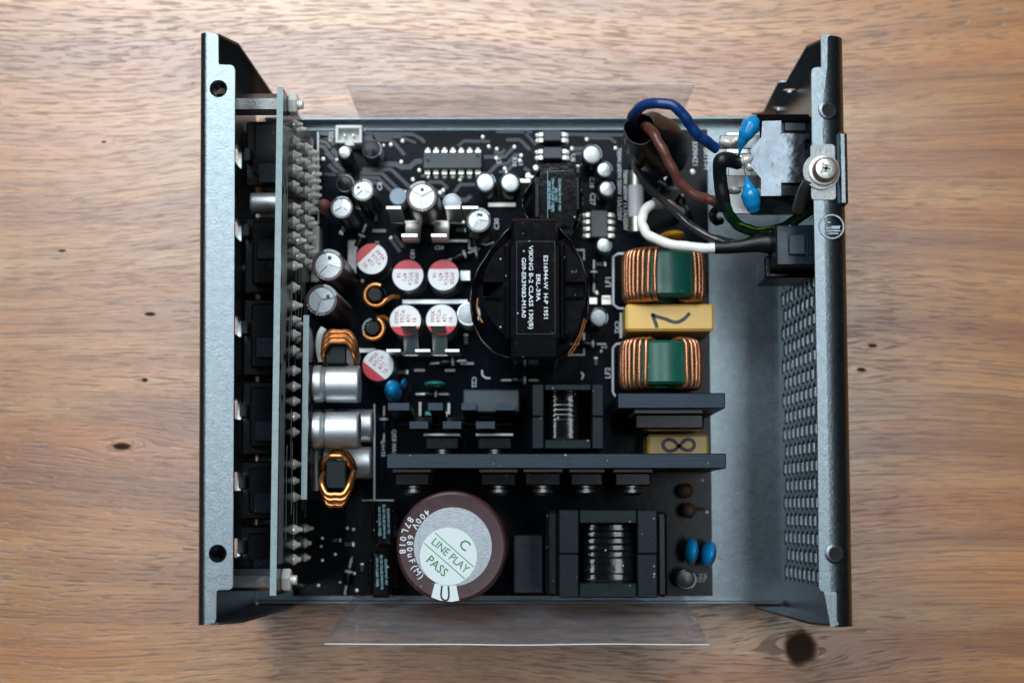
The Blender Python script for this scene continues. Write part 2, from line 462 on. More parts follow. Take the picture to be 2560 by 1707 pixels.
# ------------------------------------------------------------------ the table
tb = M().box(-700, 700, -520, 520, -34, -4, 1.0)
table = obj('wooden_table', tb, 'oiled_wood')
table['kind'] = 'structure'; table['label'] = 'brown oiled wooden table top with dark knots and flecked grain'

# ------------------------------------------------------------------ the power supply: one thing, its parts below
psu = bpy.data.objects.new('power_supply', None); C.objects.link(psu)
psu['label'] = 'opened black computer power supply with bare circuit boards lying on the wooden table'
psu['category'] = 'power supply'
HZ = 86.0
# left panel line (outer face) and right panel line
xa, ya = at(499, 82, HZ); xb, yb = at(492.5, 1562, HZ)
def XL(y): return xa + (xb - xa) * (ya - y) / (ya - yb)
xc, yc = at(2113, 88, HZ); xd, yd = at(2139.5, 1567, HZ)
def XR(y): return xc + (xd - xc) * (yc - y) / (yc - yd)

# --- tray floor with low lips
fl = M()
yt, ybm = at(1280, 292, 7)[1], at(1280, 1509, 5)[1]
fl.box(-80.5, 78.2, ybm, yt, 0.4, 1.4)
fl.box(-79, 76.4, yt - 0.9, yt, 1.4, 7, 0.2)
fl.box(-79, 76.4, ybm, ybm + 0.9, 1.4, 5, 0.2)
obj('tray_floor', fl, 'black_paint', psu)

for (x, y) in ((-68, 62), (68, 62), (-68, -62), (68, -62)):
    obj('rubber_foot', M().lathe([(5.2, -4.0), (5.5, -3.6), (4.9, 0.35)], 20), 'black_plastic', psu, (x, y, 0))

# --- side panels: wall + bend + top flange + end returns
def panel(side):
    g = M(); X = XL if side < 0 else XR
    inn = 1.0 if side < 0 else -1.0
    rb = 2.0 if side < 0 else 6.2; rz = 2.0 if side < 0 else 4.6
    y1, y0 = (ya, yb) if side < 0 else (yc, yd)
    zt = HZ - rz
    # wall, polygon in (y, z)
    holes = []
    if side < 0:
        for (v0, v1) in ((357, 405), (547, 593), (792, 839), (1000, 1049), (1180, 1227), (1344, 1391)):
            ya_, yb_ = at_x(590, v0, X(0) + 0.5)[0], at_x(590, v1, X(0) + 0.5)[0]
            holes.append(rrect(yb_, ya_, 27.5, 38.0, 0.8, 2))
        for (v0, v1) in ((652, 668), (898, 912), (1103, 1115), (1264, 1272)):
            ya_, yb_ = at_x(604, v0, X(0) + 0.5)[0], at_x(604, v1, X(0) + 0.5)[0]
            holes.append(rrect(yb_, ya_, 16.5, 22.5, 0.3, 1))
    else:
        yg1, yg0 = at_x(1990, 700, X(0))[0] , at_x(1990, 1425, X(0))[0]
        r1, r = 3.38, 2.62
        k = 0; y = yg0
        while y < yg1:
            z = 7.0 + (r1 * math.sqrt(3) / 2 if k % 2 else 0)
            while z < 74:
                holes.append([(y + r * math.cos(rad(60 * i)), z + r * math.sin(rad(60 * i))) for i in range(6)])
                z += r1 * math.sqrt(3)
            y += 1.5 * r1; k += 1
    g2 = M(); g2.plate([(y0, 0.4), (y1, 0.4), (y1, zt), (y0, zt)], holes, 0, 1.0)
    vs = []
    for p in g2.v:
        lean = 0.0 if side < 0 else 4.4 * max(0.0, 1 - p.y / zt)      # the rear wall is splayed outwards
        vs.append((X(p.x) + inn * (p.z * 1.0 + lean), p.x, p.y))
    g.add(vs, g2.f)
    # bend
    N = 10; vs = []
    for y in (y0 + 0.0, y1):
        for th_ in (0.0, 1.0):
            for i in range(N + 1):
                a = rad(90 * i / N)
                vs.append((X(y) + inn * (rb - (rb - th_) * math.cos(a)), y, zt + (rz - th_) * math.sin(a)))
    K = N + 1; fs = []
    for i in range(N):
        fs += [(i, i + 1, 2 * K + i + 1, 2 * K + i), (K + i, K + i + 1, 3 * K + i + 1, 3 * K + i), (i, i + 1, K + i + 1, K + i), (2 * K + i, 2 * K + i + 1, 3 * K + i + 1, 3 * K + i)]
    g.add(vs, fs)
    # flange outline from the photograph, at z = 86
    def q(u, v): return at(u, v, HZ)
    if side < 0:
        inner = [q(541, 86), q(545.5, 92), q(546, 158), q(548, 162), q(578, 163), q(584, 167), q(587, 175), q(585, 800), q(582, 1463), q(579, 1470), q(573, 1473), q(545, 1474), q(541, 1478), q(540, 1547), q(536, 1556)]
        hl = [q(546, 222), q(544, 1383)]
    else:
        inner = [q(2078, 86), q(2069, 94), q(2068, 167), q(2038, 169), q(2031, 173), q(2029, 182), q(2030, 320), q(2036, 560), q(2044, 1000), q(2048, 1468), q(2052, 1475), q(2060, 1478), q(2089, 1479), q(2091, 1484), q(2092, 1550), q(2098, 1560)]
        hl = [q(2070, 276), q(2088, 1384)]
    outer = [(X(y0) + inn * rb, y0)] + [(X(y0 + (y1 - y0) * k / 8) + inn * rb, y0 + (y1 - y0) * k / 8) for k in range(1, 8)] + [(X(y1) + inn * rb, y1)]
    hs = [circ(c[0], c[1], 2.3, 20) for c in hl] if side < 0 else []
    g4 = M(); g4.plate(outer + inner, hs, HZ - 1.0, HZ)
    tilt = 0.0 if side < 0 else 0.02       # the rear flange is bent a little past square
    g.add([(p.x, p.y, p.z - tilt * max(0.0, (X(p.y) + inn * rb - p.x) * -inn)) for p in g4.v], g4.f)
    for c in (hl if side < 0 else []):      # pulled-down screw collar
        T = Matrix.Translation((c[0], c[1], 0))
        g.lathe([(2.3, HZ - 0.02), (1.75, HZ - 0.9), (1.45, HZ - 5.2), (1.75, HZ - 5.2), (2.4, HZ - 1.0)], 20, T, cap=False)
    # end returns, polygons in (x, z)
    def ret(Y, pts, holes=(), inward=-1):
        g3 = M(); g3.plate(pts, holes, 0, 0.6)
        g.add([(p.x, Y + inward * p.z, p.y) for p in g3.v], g3.f)
    def pp(u, v, Y): return at_y(u, v, Y)
    if side < 0:
        Y = y1 - 0.02
        a = [pp(546, 84, Y), pp(597, 109, Y), pp(684, 236, Y)]
        ret(Y, [(X(Y) + 1.02, 0.5), (X(Y) + 1.02, 84.5), (a[0][0], 85.2), a[1], a[2], (a[2][0] + 2, 0.5)], (), -1)
        Y = y0 + 0.02
        ret(Y, [(X(Y) + 1.02, 0.5), (X(Y) + 1.02, 84.5), (X(Y) + 5.2, 85.2), (X(Y) + 10.0, 77), (X(Y) + 13.5, 20), (X(Y) + 13.5, 0.5)], (), 1)
    else:
        Y = y1 - 0.02
        a = [pp(2070, 90, Y), pp(2016, 114, Y), pp(1974, 185, Y), pp(1966, 200, Y), pp(1946, 202, Y), pp(1906, 280, Y)]
        h1, h2 = pp(1973, 222, Y), pp(1946, 267, Y)
        ret(Y, [(X(Y) - 4.6, 0.5), (X(Y) - 0.8, 80.5), (a[0][0], 85.0)] + a[1:] + [(a[-1][0] - 3, 0.5)], [circ(*h1, 2.15, 16), circ(*h2, 2.15, 16)], -1)
        Y = y0 + 0.02
        ret(Y, [(X(Y) - 4.6, 0.5), (X(Y) - 0.8, 80.5), (X(Y) - 4.0, 84.8), (X(Y) - 9.5, 77), (X(Y) - 13.5, 20), (X(Y) - 13.5, 0.5)], (), 1)
    return g
left_panel = obj('side_panel', panel(-1), 'black_paint', psu, label='black steel panel with flange behind the row of cable sockets', smooth=40)
right_panel = obj('side_panel', panel(1), 'black_paint', psu, label='black steel rear panel with honeycomb vent and mains inlet', smooth=40)
# screw hole rims on the curved rear flange; black discs paint the dark inside
def zsurf(x, y):
    d = XR(y) - x
    return HZ if d >= 6.2 else HZ - 4.6 + 4.6 * math.sqrt(max(0.0, 1 - ((6.2 - d) / 6.2) ** 2))
for (u, v) in ((2071, 276), (2088, 1384)):
    x, y = at(u, v, HZ); z = zsurf(x, y); sl = (zsurf(x + .8, y) - zsurf(x - .8, y)) / 1.6
    hr = obj('screw_hole', M().lathe([(1.55, 0.1), (1.65, .32), (2.05, .34), (2.5, .1), (2.6, -.6)], 24, cap=False), 'black_paint', right_panel, (x, y, z), (0, -math.atan(sl), 0))
    obj('bore_shade', M().lathe([(1.62, .16), (1.3, .12), (0, .1)], 20), 'hole_shade', hr)
# stamped earth mark on the rear panel flange
em = M(); ex, ey = at(2079, 567, HZ)
em.lathe([(2.75, HZ + 0.0), (2.85, HZ + 0.22), (3.2, HZ + 0.22), (3.35, HZ + 0.0)], 32, Matrix.Translation((ex, ey, 0)), cap=False)
em.box(ex - 0.2, ex + 2.2, ey - 0.18, ey + 0.18, HZ, HZ + 0.25)
em.box(ex - 1.2, ex - 0.2, ey + 0.9, ey + 1.25, HZ, HZ + 0.25); em.box(ex - 1.6, ex + 2.0, ey - 0.55, ey - 0.2, HZ, HZ + 0.25); em.box(ex - 1.3, ex + 2.2, ey - 1.25, ey - 0.9, HZ, HZ + 0.25); em.box(ex - 0.8, ex + 1.6, ey - 1.95, ey - 1.6, HZ, HZ + 0.25)
em.v = [Vector((p.x, p.y, p.z - 0.02 * max(0.0, XR(p.y) - 6.2 - p.x))) for p in em.v]
obj('earth_mark', em, 'black_paint', right_panel)
# raised edge plate beside the earth screw
ep = M()
y1_, y0_ = at(2110, 326, HZ)[1], at(2110, 513, HZ)[1]
ep.box(XR(0) - 2.2, XR(0) + 0.35, y0_, y1_, 66, HZ - 0.6, 0.8)
obj('edge_plate', ep, 'black_paint', right_panel)
# bare earth pad, lug and screw
pd = M(); c0, c1 = at(2028, 500, HZ), at(2094, 362, HZ)
pd.plate(rrect(c0[0], c1[0] - 0.8, c0[1], c1[1], 0.8), (), HZ + 0.03, HZ + 0.4)
obj('earth_pad', pd, 'dull_steel', right_panel)
sx, sy = at(2063, 424, HZ + 3)
lg = M().plate(circ(-.6, 0, 4.7, 28) , [circ(0, 0, 1.6, 16)], 0.45, 1.1)
lg.tube([(-3.6, -2.2, .4), (-4.6, -4.2, -1.2), (-5.0, -6.5, -4.5), (-5.0, -8.0, -9)], [1.3, 1.5, 1.7, 1.7], 12)
lug = obj('ring_lug', lg, 'dull_steel', psu, (sx, sy, HZ))
sc = M()
sc.lathe([(0.0, 1.1), (3.7, 1.1), (3.9, 1.4), (3.9, 1.7), (3.5, 1.9)], 28)
sc.lathe([(3.2, 1.9), (3.3, 2.3), (3.1, 3.4), (2.5, 4.1), (1.5, 4.4), (1.1, 4.42), (0.9, 3.2), (0.0, 3.0)], 28)
earth_screw = obj('earth_screw', sc, 'tin', psu, (sx, sy, HZ), label='domed cross-head earth screw on the rear flange')
cr = M(); 
for a in (35, 125): cr.box(-1.75, 1.75, -0.42, 0.42, 4.30, 4.46, 0, T=Matrix.Rotation(rad(a), 4, 'Z'))
obj('cross_recess', cr, 'dull_steel', earth_screw)

# --- clear film folded up on both sides of the tray, lying loose under the board
fm = M()
NC = 28
def wav(f, k): return 0.22 * k * (0.45 * math.sin(f * 9.0 + 0.6) + 0.3 * math.sin(f * 17.0 + 2.0))
def sheet(prof, xs):
    vs = []
    for i, ((y, z), (x0, x1)) in enumerate(zip(prof, xs)):
        k = min(1.0, max(0.0, (z - 8) / 50))
        for c in range(NC + 1):
            f = c / NC; vs.append((x0 + (x1 - x0) * f, y + wav(f, k), z + wav(f * 1.7 + .3, k * .6)))
    n = len(prof); w = NC + 1
    return vs, [(r * w + c, r * w + c + 1, (r + 1) * w + c + 1, (r + 1) * w + c) for r in range(n - 1) for c in range(NC)]
tl, tr_ = at(866, 213, 46), at(1737, 216, 46)
bl, br_ = at(812, 1610, 70), at(1773, 1606, 70)
yl = yt - 1.6; yk = ybm + 1.3
prof = [(tl[1], 46), (yl - 0.3, 20), (yl - 0.6, 6), (yl - 2, 3), (0, 3), (yk + 2, 3), (yk + 0.4, 5.5), (yk - 1.5, 20), (yk - 4.0, 46), (bl[1], 70)]
xs = [(tl[0], tr_[0])] + [(tl[0] + 0.8, tr_[0] - 0.8)] * 3 + [(-48, 47)] + [(bl[0] + 0.5, br_[0] - 0.5)] * 4 + [(bl[0], br_[0])]
v_, f_ = sheet(prof, xs); fm.add(v_, f_)
fo = obj('insulating_film', fm, 'clear_film', label='clear plastic film sheet bent up along both open sides of the power supply', smooth=60)
fo['category'] = 'plastic film'
sol = fo.modifiers.new('thickness', 'SOLIDIFY'); sol.thickness = 0.0003
# cut edges of the film, their bright glint put in as pale tubes
w_ = NC + 1
obj('cut_edge_glint', M().tube([Vector(p) + Vector((0, 0, .1)) for p in v_[:w_]], 0.09, 6), 'sticker', fo)
fe = M().tube([Vector(p) + Vector((0, 0, .1)) for p in v_[-w_:]], 0.15, 6)
obj('cut_edge_glint', fe, 'sticker', fo)

# ------------------------------------------------------------------ main circuit board
ZB = 9.6
bx1, by0 = at(1782, 1489, ZB); by1 = at(1280, 325, ZB)[1]; bx0 = at(742, 800, ZB)[0]
bd = M().box(bx0, bx1, by0, by1, ZB - 1.6, ZB, 0.1)
board = obj('main_circuit_board', bd, 'board_black', psu, label='black main circuit board screwed into the tray')
st = M()
for (x, y) in ((bx0 + 5, by1 - 5), (bx1 - 5, by1 - 5), (bx0 + 5, by0 + 5), (bx1 - 5, by0 + 5)):
    obj('board_standoff', M().lathe([(2.6, 1.4), (2.6, ZB - 1.6)], 6), 'dull_steel', board, (x, y, 0))
# copper tracks under the solder mask (visible part), pixel paths
tracks = [
 (9, [(800, 334), (1030, 336), (1050, 345), (1062, 357)]), (7, [(800, 342), (1000, 343), (1020, 350), (1040, 358)]),
 (9, [(930, 350), (975, 350), (990, 362), (1012, 388)]), (8, [(880, 365), (905, 365)]),
 (13, [(945, 410), (990, 411), (1003, 418), (1024, 418), (1040, 404), (1056, 403)]),
 (9, [(900, 433), (955, 434), (1000, 478), (1060, 479)]), (9, [(905, 424), (978, 424), (1022, 466), (1075, 467), (1092, 478), (1110, 490)]),
 (9, [(900, 444), (945, 445), (985, 484)]), (8, [(895, 455), (935, 455), (948, 462)]),
 (9, [(1070, 455), (1104, 456), (1120, 472)]), (9, [(1100, 497), (1125, 496), (1150, 462), (1195, 461)]), (11, [(1100, 500), (1165, 500), (1178, 490)]),
 (8, [(1145, 366), (1160, 353), (1225, 354)]), (9, [(1265, 350), (1300, 350), (1325, 375)]), (8, [(1310, 330), (1340, 362)]),
 (9, [(1210, 393), (1262, 392), (1285, 368)]), (9, [(1215, 440), (1245, 410), (1268, 410), (1288, 388), (1305, 388)]), (8, [(1235, 382), (1255, 383), (1262, 374)]),
 (9, [(1265, 430), (1300, 395)]), (9, [(1310, 420), (1325, 430)]), (9, [(1432, 372), (1465, 372)]), (9, [(1432, 384), (1462, 384)]),
 (8, [(1460, 345), (1525, 346), (1540, 358)]), (8, [(1400, 336), (1560, 338), (1580, 345)]), (7, [(1240, 330), (1330, 331)]),
 (8, [(795, 340), (820, 345), (835, 362)]), (8, [(795, 352), (815, 356), (826, 370)]), (8, [(795, 364), (810, 368), (818, 378)]),
 (12, [(815, 380), (835, 400)]), (12, [(830, 374), (848, 392)]), (10, [(822, 412), (846, 436)]), (10, [(834, 404), (860, 430)]),
 (7, [(810, 436), (880, 437)]), (9, [(975, 595), (1000, 630)]), (9, [(985, 588), (1008, 618)]),
 (10, [(1180, 420), (1200, 440)]), (8, [(1130, 560), (1190, 566)]), (8, [(1640, 470), (1700, 470)]),
]
tk = M()
for w, pts in tracks:
    tk.ribbon([at(u, v, ZB) for u, v in pts], w * mmpx(ZB), ZB + 0.03, h=0.04)
obj('copper_track', tk, 'trace', board)['kind'] = 'stuff'
# silkscreen outlines and component marks
def skl(pts, w=4): obj('printed_outline', M().ribbon([at(u, v, ZB) for u, v in pts], w * mmpx(ZB), ZB + 0.1), 'silkscreen', board)
skl([(795, 330), (796, 560)], 4)
skl([(1562, 634), (1545, 634), (1533, 642), (1533, 760), (1545, 770), (1560, 771)], 5)
skl([(1552, 782), (1552, 845)], 5)
skl([(1552, 858), (1540, 860), (1532, 870), (1532, 980), (1540, 992)], 5)
skl([(1205, 925), (1206, 938), (1215, 945), (1226, 945)], 4)
skl([(1173, 600), (1173, 622), (1200, 622)], 4); skl([(1180, 604), (1215, 612), (1235, 606)], 4)
skl([(1405, 625), (1460, 625), (1460, 650)], 4); skl([(1420, 887), (1460, 887), (1460, 832)], 4); skl([(1453, 930), (1459, 938), (1454, 948)], 4)
skl([(936, 1010), (936, 1250)], 4); skl([(905, 1250), (985, 1250)], 3)
skl([(1180, 570), (1180, 592)], 3)
marks = [("LF1", 1521, 704, 17, 90), ("LF2", 1520, 932, 17, 90), ("CX2", 1542, 818, 14, -90), ("C18", 1479, 457, 14, -90), ("C27", 1481, 498, 16, -90), ("C22", 1185, 955, 14, -90),
 ("C8", 950, 466, 15, 90), ("C30", 1242, 560, 15, 90), ("C1", 1248, 402, 13, 90), ("U8", 1432, 395, 14, -90), ("R10", 1286, 405, 13, -90), ("L2", 1302, 408, 12, -90),
 ("QIE8 MA1", 985, 1105, 13, -90), ("QA+33", 958, 1120, 12, -90), ("C81", 1032, 635, 13, 90), ("R3", 943, 610, 12, 90), ("CS4", 1098, 620, 12, 0), ("D21", 1748, 1448, 16, 0),
 ("23", 1757, 1441, 18, 0), ("3X904Z1", 1737, 385, 15, -90), ("R BR11-M", 1765, 390, 15, -90), ("J12", 908, 330, 12, 90), ("ZD2", 828, 342, 12, 90)]
for (t, u, v, s_, r_) in marks:
    x, y = at(u, v, ZB); obj('printed_mark', M().text(t, 0, 0, 0, s_ * mmpx(ZB) * 1.15, r_, bold=0.012), 'silkscreen', board, (x, y, ZB + .1))
for (u, v, t, s_) in ((1548, 460, "700W.600W.500W 15A/250V", 15), (1563, 500, "700W.600W 11.7A/250V", 15)):
    x, y = at(u, v, ZB); obj('printed_mark', M().text(t, 0, 0, 0, s_ * mmpx(ZB), -90, bold=0.012), 'silkscreen', board, (x, y, ZB + .1))
# vias / solder dots and pads
dot = M().lathe([(0.62, 0.0), (0.58, 0.14), (0.3, 0.26), (0.0, 0.28)], 12).mesh('solder_dot', 'solder')
for (u, v, k) in [(1006, 353, 1), (977, 362, 1), (959, 364, .8), (1003, 405, 1), (1048, 426, 1), (1032, 449, 1), (1207, 343, 1), (1222, 367, 1), (1242, 373, 1), (1241, 396, 1), (1286, 368, 1), (1303, 389, 1), (1300, 402, 1), (1262, 422, 1), (1321, 440, 1.5), (1340, 420, 1.4), (1150, 449, 1), (1467, 349, 1), (1539, 371, 1), (1430, 372, 1), (808, 398, 1), (842, 400, .9), (1108, 476, 1), (1100, 482, 1), (1013, 480, .8), (977, 595, .9), (906, 702, 1), (853, 582, 1.2), (1491, 730, 1), (1492, 733, 1), (1506, 868, .8), (1514, 868, .8), (1503, 878, .8), (868, 1320, .8), (806, 1345, .8), (803, 1365, .7), (884, 1323, .8), (838, 1385, .8), (806, 1400, .8), (878, 1403, .8), (886, 1433, .8), (796, 1463, .9), (892, 1475, .9), (850, 1455, .6), (1767, 1280, .8), (1756, 1200, .8), (1608, 1005, .5), (1732, 430, 1.4), (1196, 448, 1), (1530, 1020, .6)]:
    o = obj('solder_dot', dot, None, board, (*at(u, v, ZB), ZB)); o.scale = (k, k, 1)
padm = M().box(-1.3, 1.3, -1.1, 1.1, 0, 0.12, 0.05).mesh('solder_pad', 'tin')
for (u, v, a, b) in [(1482, 752, 1, .9), (1516, 752, 1.1, 1.0), (1516, 744, 1.0, .6), (1310, 452, 2.2, .5), (1255, 512, 3.2, .55)]:
    o = obj('solder_pad', padm, None, board, (*at(u, v, ZB), ZB)); o.scale = (a, b, 1)
# tinned bus bars
def bar(u0, v0, u1, v1, z0, z1, mat, name='bus_bar', c=0.15):
    a, b = at(u0, v1, z1), at(u1, v0, z1)
    return obj(name, M().box(a[0], b[0], a[1], b[1], z0, z1, c), mat, psu)
bar(1005, 748, 1170, 760, ZB, 13.5, 'matte_aluminium')
bar(1150, 676, 1176, 702, ZB, 13.0, 'matte_aluminium')
bar(868, 600, 893, 690, ZB, 12.5, 'dull_steel')
bar(1120, 598, 1170, 606, ZB, 12.0, 'dull_steel')
bar(895, 870, 940, 882, ZB, 14.0, 'matte_aluminium')

# ------------------------------------------------------------------ socket board (upright, left) and its sockets
ZC = 77.0
cx0, cy1 = at(692.5, 219, ZC); cx1 = at(708, 219, ZC)[0]; cy0 = at(696, 1489, ZC)[1]
ct = (cx0 + cx1) / 2
card = M(); card.box(cx1 - 1.6, cx1, cy0, cy1, 10, ZC, 0.08, 1)
card.box(cx1 - 1.62, cx1 + 0.02, cy0 + .1, cy1 - .1, ZC - 0.12, ZC + 0.03, 0, 0)
socket_board = obj('socket_board', card, ['board_edge', 'board_black'], psu, label='upright socket circuit board with solder cones facing the main board')
FX = cx1       # face that looks at the main board
tr2 = M()
for z, w in ((74.0, .5), (72.2, .5), (70.4, .5), (68.6, .55), (66.6, .6)):
    y = cy0 + 8
    while y < cy1 - 12:
        L = random.uniform(40, 70); tr2.box(FX, FX + 0.06, y, min(cy1 - 10, y + L), z - w / 2, z + w / 2); y += L + 2
for k in range(26):
    z = random.uniform(14, 62); y = random.uniform(cy0 + 10, cy1 - 40); tr2.box(FX, FX + 0.06, y, y + random.uniform(8, 28), z - .4, z + .4)
o = obj('copper_track', tr2, 'face_track', socket_board); o['kind'] = 'stuff'
cone = M().lathe([(1.42, 0.0), (1.32, 0.35), (1.02, 0.85), (0.72, 1.3), (0.58, 1.9), (0.4, 2.2), (0.0, 2.25)], 12, TX((0, 0, 0))).mesh('solder_cone', 'solder')
pts = []
A1 = [312, 351, 389, 424, 462, 518, 555, 590, 629, 665, 719, 764, 799, 837, 876, 927, 966, 1003, 1041, 1081, 1161, 1202, 1242, 1323, 1361, 1398]
for i, v in enumerate(A1):
    pts.append((734, v)); 
    if i < 9 or 12 <= i <= 14: pts.append((743, v + 12))
for v in (370, 407, 443, 477, 515, 548, 584, 620, 655): pts += [(764, v), (772, v + 11)]
for v in (384, 400, 418, 436, 453, 470, 489, 506, 526): pts.append((782, v))
for v in (1320, 1357, 1393): pts.append((762, v))
for (u, v) in pts:
    y, z = at_x(u, v, FX)
    o = obj('solder_cone', cone, None, socket_board, (FX, y, z), (random.uniform(0, 6), 0, 0)); o.scale = (random.uniform(.7, 1.25), random.uniform(.85, 1.15), random.uniform(.85, 1.15))
# white header strip at the foot of the card
y1_, y0_ = at(790, 567, 16)[1], at(790, 708, 16)[1]
hx = at(786, 600, 18)[0]
obj('header_strip', M().box(FX + 0.1, at(798, 600, 18)[0], y0_, y1_, 10, 18, 0.3), 'off_white', psu)
# hex pillars, nuts and screw ends
for (v, zz) in ((262, 66.0), (1449, 66.0)):
    y = at(660, v, zz)[1]
    obj('hex_pillar', M().lathe([(2.9, 0), (2.9, cx1 - 1.6 - XL(y) - 1.0)], 6, TX((0, 0, 0))), 'dull_steel' if v < 500 else 'dull_steel', psu, (XL(y) + 1.0, y, zz), (rad(8), 0, 0))
    nt_ = obj('hex_nut', M().lathe([(1.2, 0), (2.8, 0), (3.15, 0.3), (3.15, 2.1), (2.8, 2.4), (1.2, 2.4)], 6, TX((0, 0, 0))), 'solder', psu, (FX, y, zz), (rad(20), 0, 0))
    th = M().lathe([(1.35, 0.5), (1.35, 2.5), (1.15, 2.6), (1.35, 2.8), (1.15, 3.0), (1.35, 3.2), (1.15, 3.4), (1.35, 3.6), (1.1, 3.9), (0, 3.9)], 14, TX((0, 0, 0)))
    obj('screw_end', th, 'solder', nt_)
# black sockets between panel and card
bounds = [(300, 470), (540, 738), (744, 944), (950, 1141), (1148, 1302), (1310, 1425)]
for i, (v0, v1) in enumerate(bounds):
    z1 = 26.0; y1_, y0_ = at(640, v0, z1)[1] - .4, at(640, v1, z1)[1] + .4
    s_ = M().box(XL(0) + 1.2, cx1 - 1.8, y0_, y1_, 4, z1, 0.5)
    s_.box(XL(0) + 4.5, cx1 - 4, y0_ + 2, y1_ - 2, z1 - .2, z1 + 6.0, 0.5)
    so = obj('cable_socket', s_, 'black_plastic', psu)
    ym = at(600, (357 + 405) / 2 if i == 0 else ((547, 792, 1000, 1180, 1344)[i - 1] + 24), 33)[1]
    lt = M().box(XL(0) + 1.3, XL(0) + 3.4, ym - 2.0, ym + 2.0, z1, z1 + 4.6, 0.4)
    obj('latch', lt, 'chip_grey', so)
    obj('key_rib', M().box(XL(0) + 6, cx1 - 6, ym - 9, ym - 3, z1 + 5.8, z1 + 7.0, 0.3), 'blue_black_plastic', so)
# can lying behind the card
def lying_can(u0, u1, v0, v1, zc, xface, direction, mat='matte_aluminium', label=None):
    r = (v1 - v0) / 2 * mmpx(zc) ; y = at(u0, (v0 + v1) / 2, zc + r * .5)[1]
    L = abs(at(u1, v0, zc + r * .8)[0] - xface)
    g = M().lathe([(0, 0.0), (r * .9, 0.0), (r * 1.0, 0.5), (r * 1.0, L * .17), (r * .965, L * .21), (r * .90, L * .24), (r * .93, L * .28), (r * 1.0, L * .31), (r, L - 0.7), (r * .985, L - .3), (r * .94, L), (r * .90, L - .12), (0, L - .12)], 40, frame((0, 0, 0), (direction, 0, 0), (0, 1, 0)))
    return obj('polymer_capacitor', g, mat, psu, (xface, y, zc), label=label)
lying_can(693, 625, 480, 533, 52, cx1 - 1.8, -1, label='small silver can capacitor lying between left panel and socket board')

# ------------------------------------------------------------------ converter board (upright, small)
ZD = 60.0
dx1 = at(770, 1000, ZD)[0]; dy1, dy0 = at(765, 787, ZD)[1], at(761, 1249, ZD)[1]
dc = M(); dc.box(dx1 - 1.5, dx1, dy0, dy1, 10, ZD, 0.08, 1); dc.box(dx1 - 1.52, dx1 + .02, dy0 + .1, dy1 - .1, ZD - .12, ZD + .03, 0, 0)
conv = obj('converter_board', dc, ['board_edge', 'board_black'], psu, label='small upright converter board carrying silver cans and copper chokes')
for k in range(5):
    y = dy0 + 6 + k * (dy1 - dy0 - 12) / 4
    obj('surface_chip', M().box(dx1 - 2.9, dx1 - 1.5, y - 2.6, y + 2.6, 44, 54, 0.2), 'black_plastic', conv)
    obj('solder_cone', M().lathe([(1.7, 0), (1.2, .5), (.6, 1.3), (0, 1.6)], 12, frame((0, 0, 0), (-1, 0, 0))), 'solder', conv, (dx1 - 1.5, y + 5.2 if k < 4 else y - 5, 48))
for k in range(5):
    obj('printed_mark', M().text(("V15-2A", "C12R7", "5V GND", "3V3 L2", "Q12")[k], 0, 0, 0, 1.5, 0, T=frame((dx1 + .05, dy0 + 6 + k * 4.5, 52), (1, 0, 0), (0, 1, 0))), 'silkscreen', conv)
lying_can(773, 897, 911, 1005, 50, dx1, 1, label='upper silver can capacitor lying on the converter board')
lying_can(773, 896, 1028, 1121, 50, dx1, 1, label='lower silver can capacitor lying on the converter board')
lying_can(773, 930, 1022, 1104, 24, dx1, 1, label='silver can capacitor half hidden under the lower lying can')
lying_can(773, 927, 1116, 1196, 24, dx1, 1, label='silver can capacitor deep beside the lower copper choke')
def choke(v_core0, v_core1, loops, zc, label):
    g = group_part('choke', psu, label=label)
    a, b = at(813, v_core1, zc), at(866, v_core0, zc)
    obj('core', M().box(a[0], b[0], a[1], b[1], zc - 20, zc, 0.4), 'ferrite', g)
    for (v, h, w0, w1, z) in loops:
        p0, p1 = at(w0, v, z), at(w1, v, z)
        s = 1 if h < 0 else -1; d = abs(h) * mmpx(z)
        pts_ = catmull([(p0[0], p0[1] - s * d, z - 9), (p0[0], p0[1] - s * d * .55, z - 1.5), (p0[0] + 1.6, p0[1] - s * .3, z), ((p0[0] + p1[0]) / 2, p0[1], z + .2), (p1[0] - 1.6, p1[1] - s * .3, z), (p1[0], p1[1] - s * d * .55, z - 1.5), (p1[0], p1[1] - s * d, z - 9)], 8)
        obj('copper_turn', M().tube(pts_, 0.72, 10), 'orange_copper', g)
    return g
choke(864, 909, [(830, -60, 808, 888, 55), (842, -55, 807, 886, 56), (854, -50, 806, 884, 57)], 54, 'choke with thick copper turns above the upper silver can')
choke(1150, 1222, [(1236, 60, 801, 874, 55), (1248, 70, 802, 876, 54), (1261, 80, 804, 872, 52), (1140, -40, 806, 872, 50), (1130, -40, 816, 880, 46)], 52, 'choke with thick copper turns below the lower silver can')
obj('plastic_spacer', M().tube(catmull([P3(803, 903, 46), P3(797, 870, 47), P3(800, 838, 48), P3(810, 820, 48)], 6), [1.0] * 19, 8), 'white_plastic', psu)
obj('plastic_spacer', M().tube(catmull([P3(790, 1225, 40), P3(787, 1180, 41), P3(788, 1125, 42)], 6), [0.9] * 13, 8), 'off_white', psu)

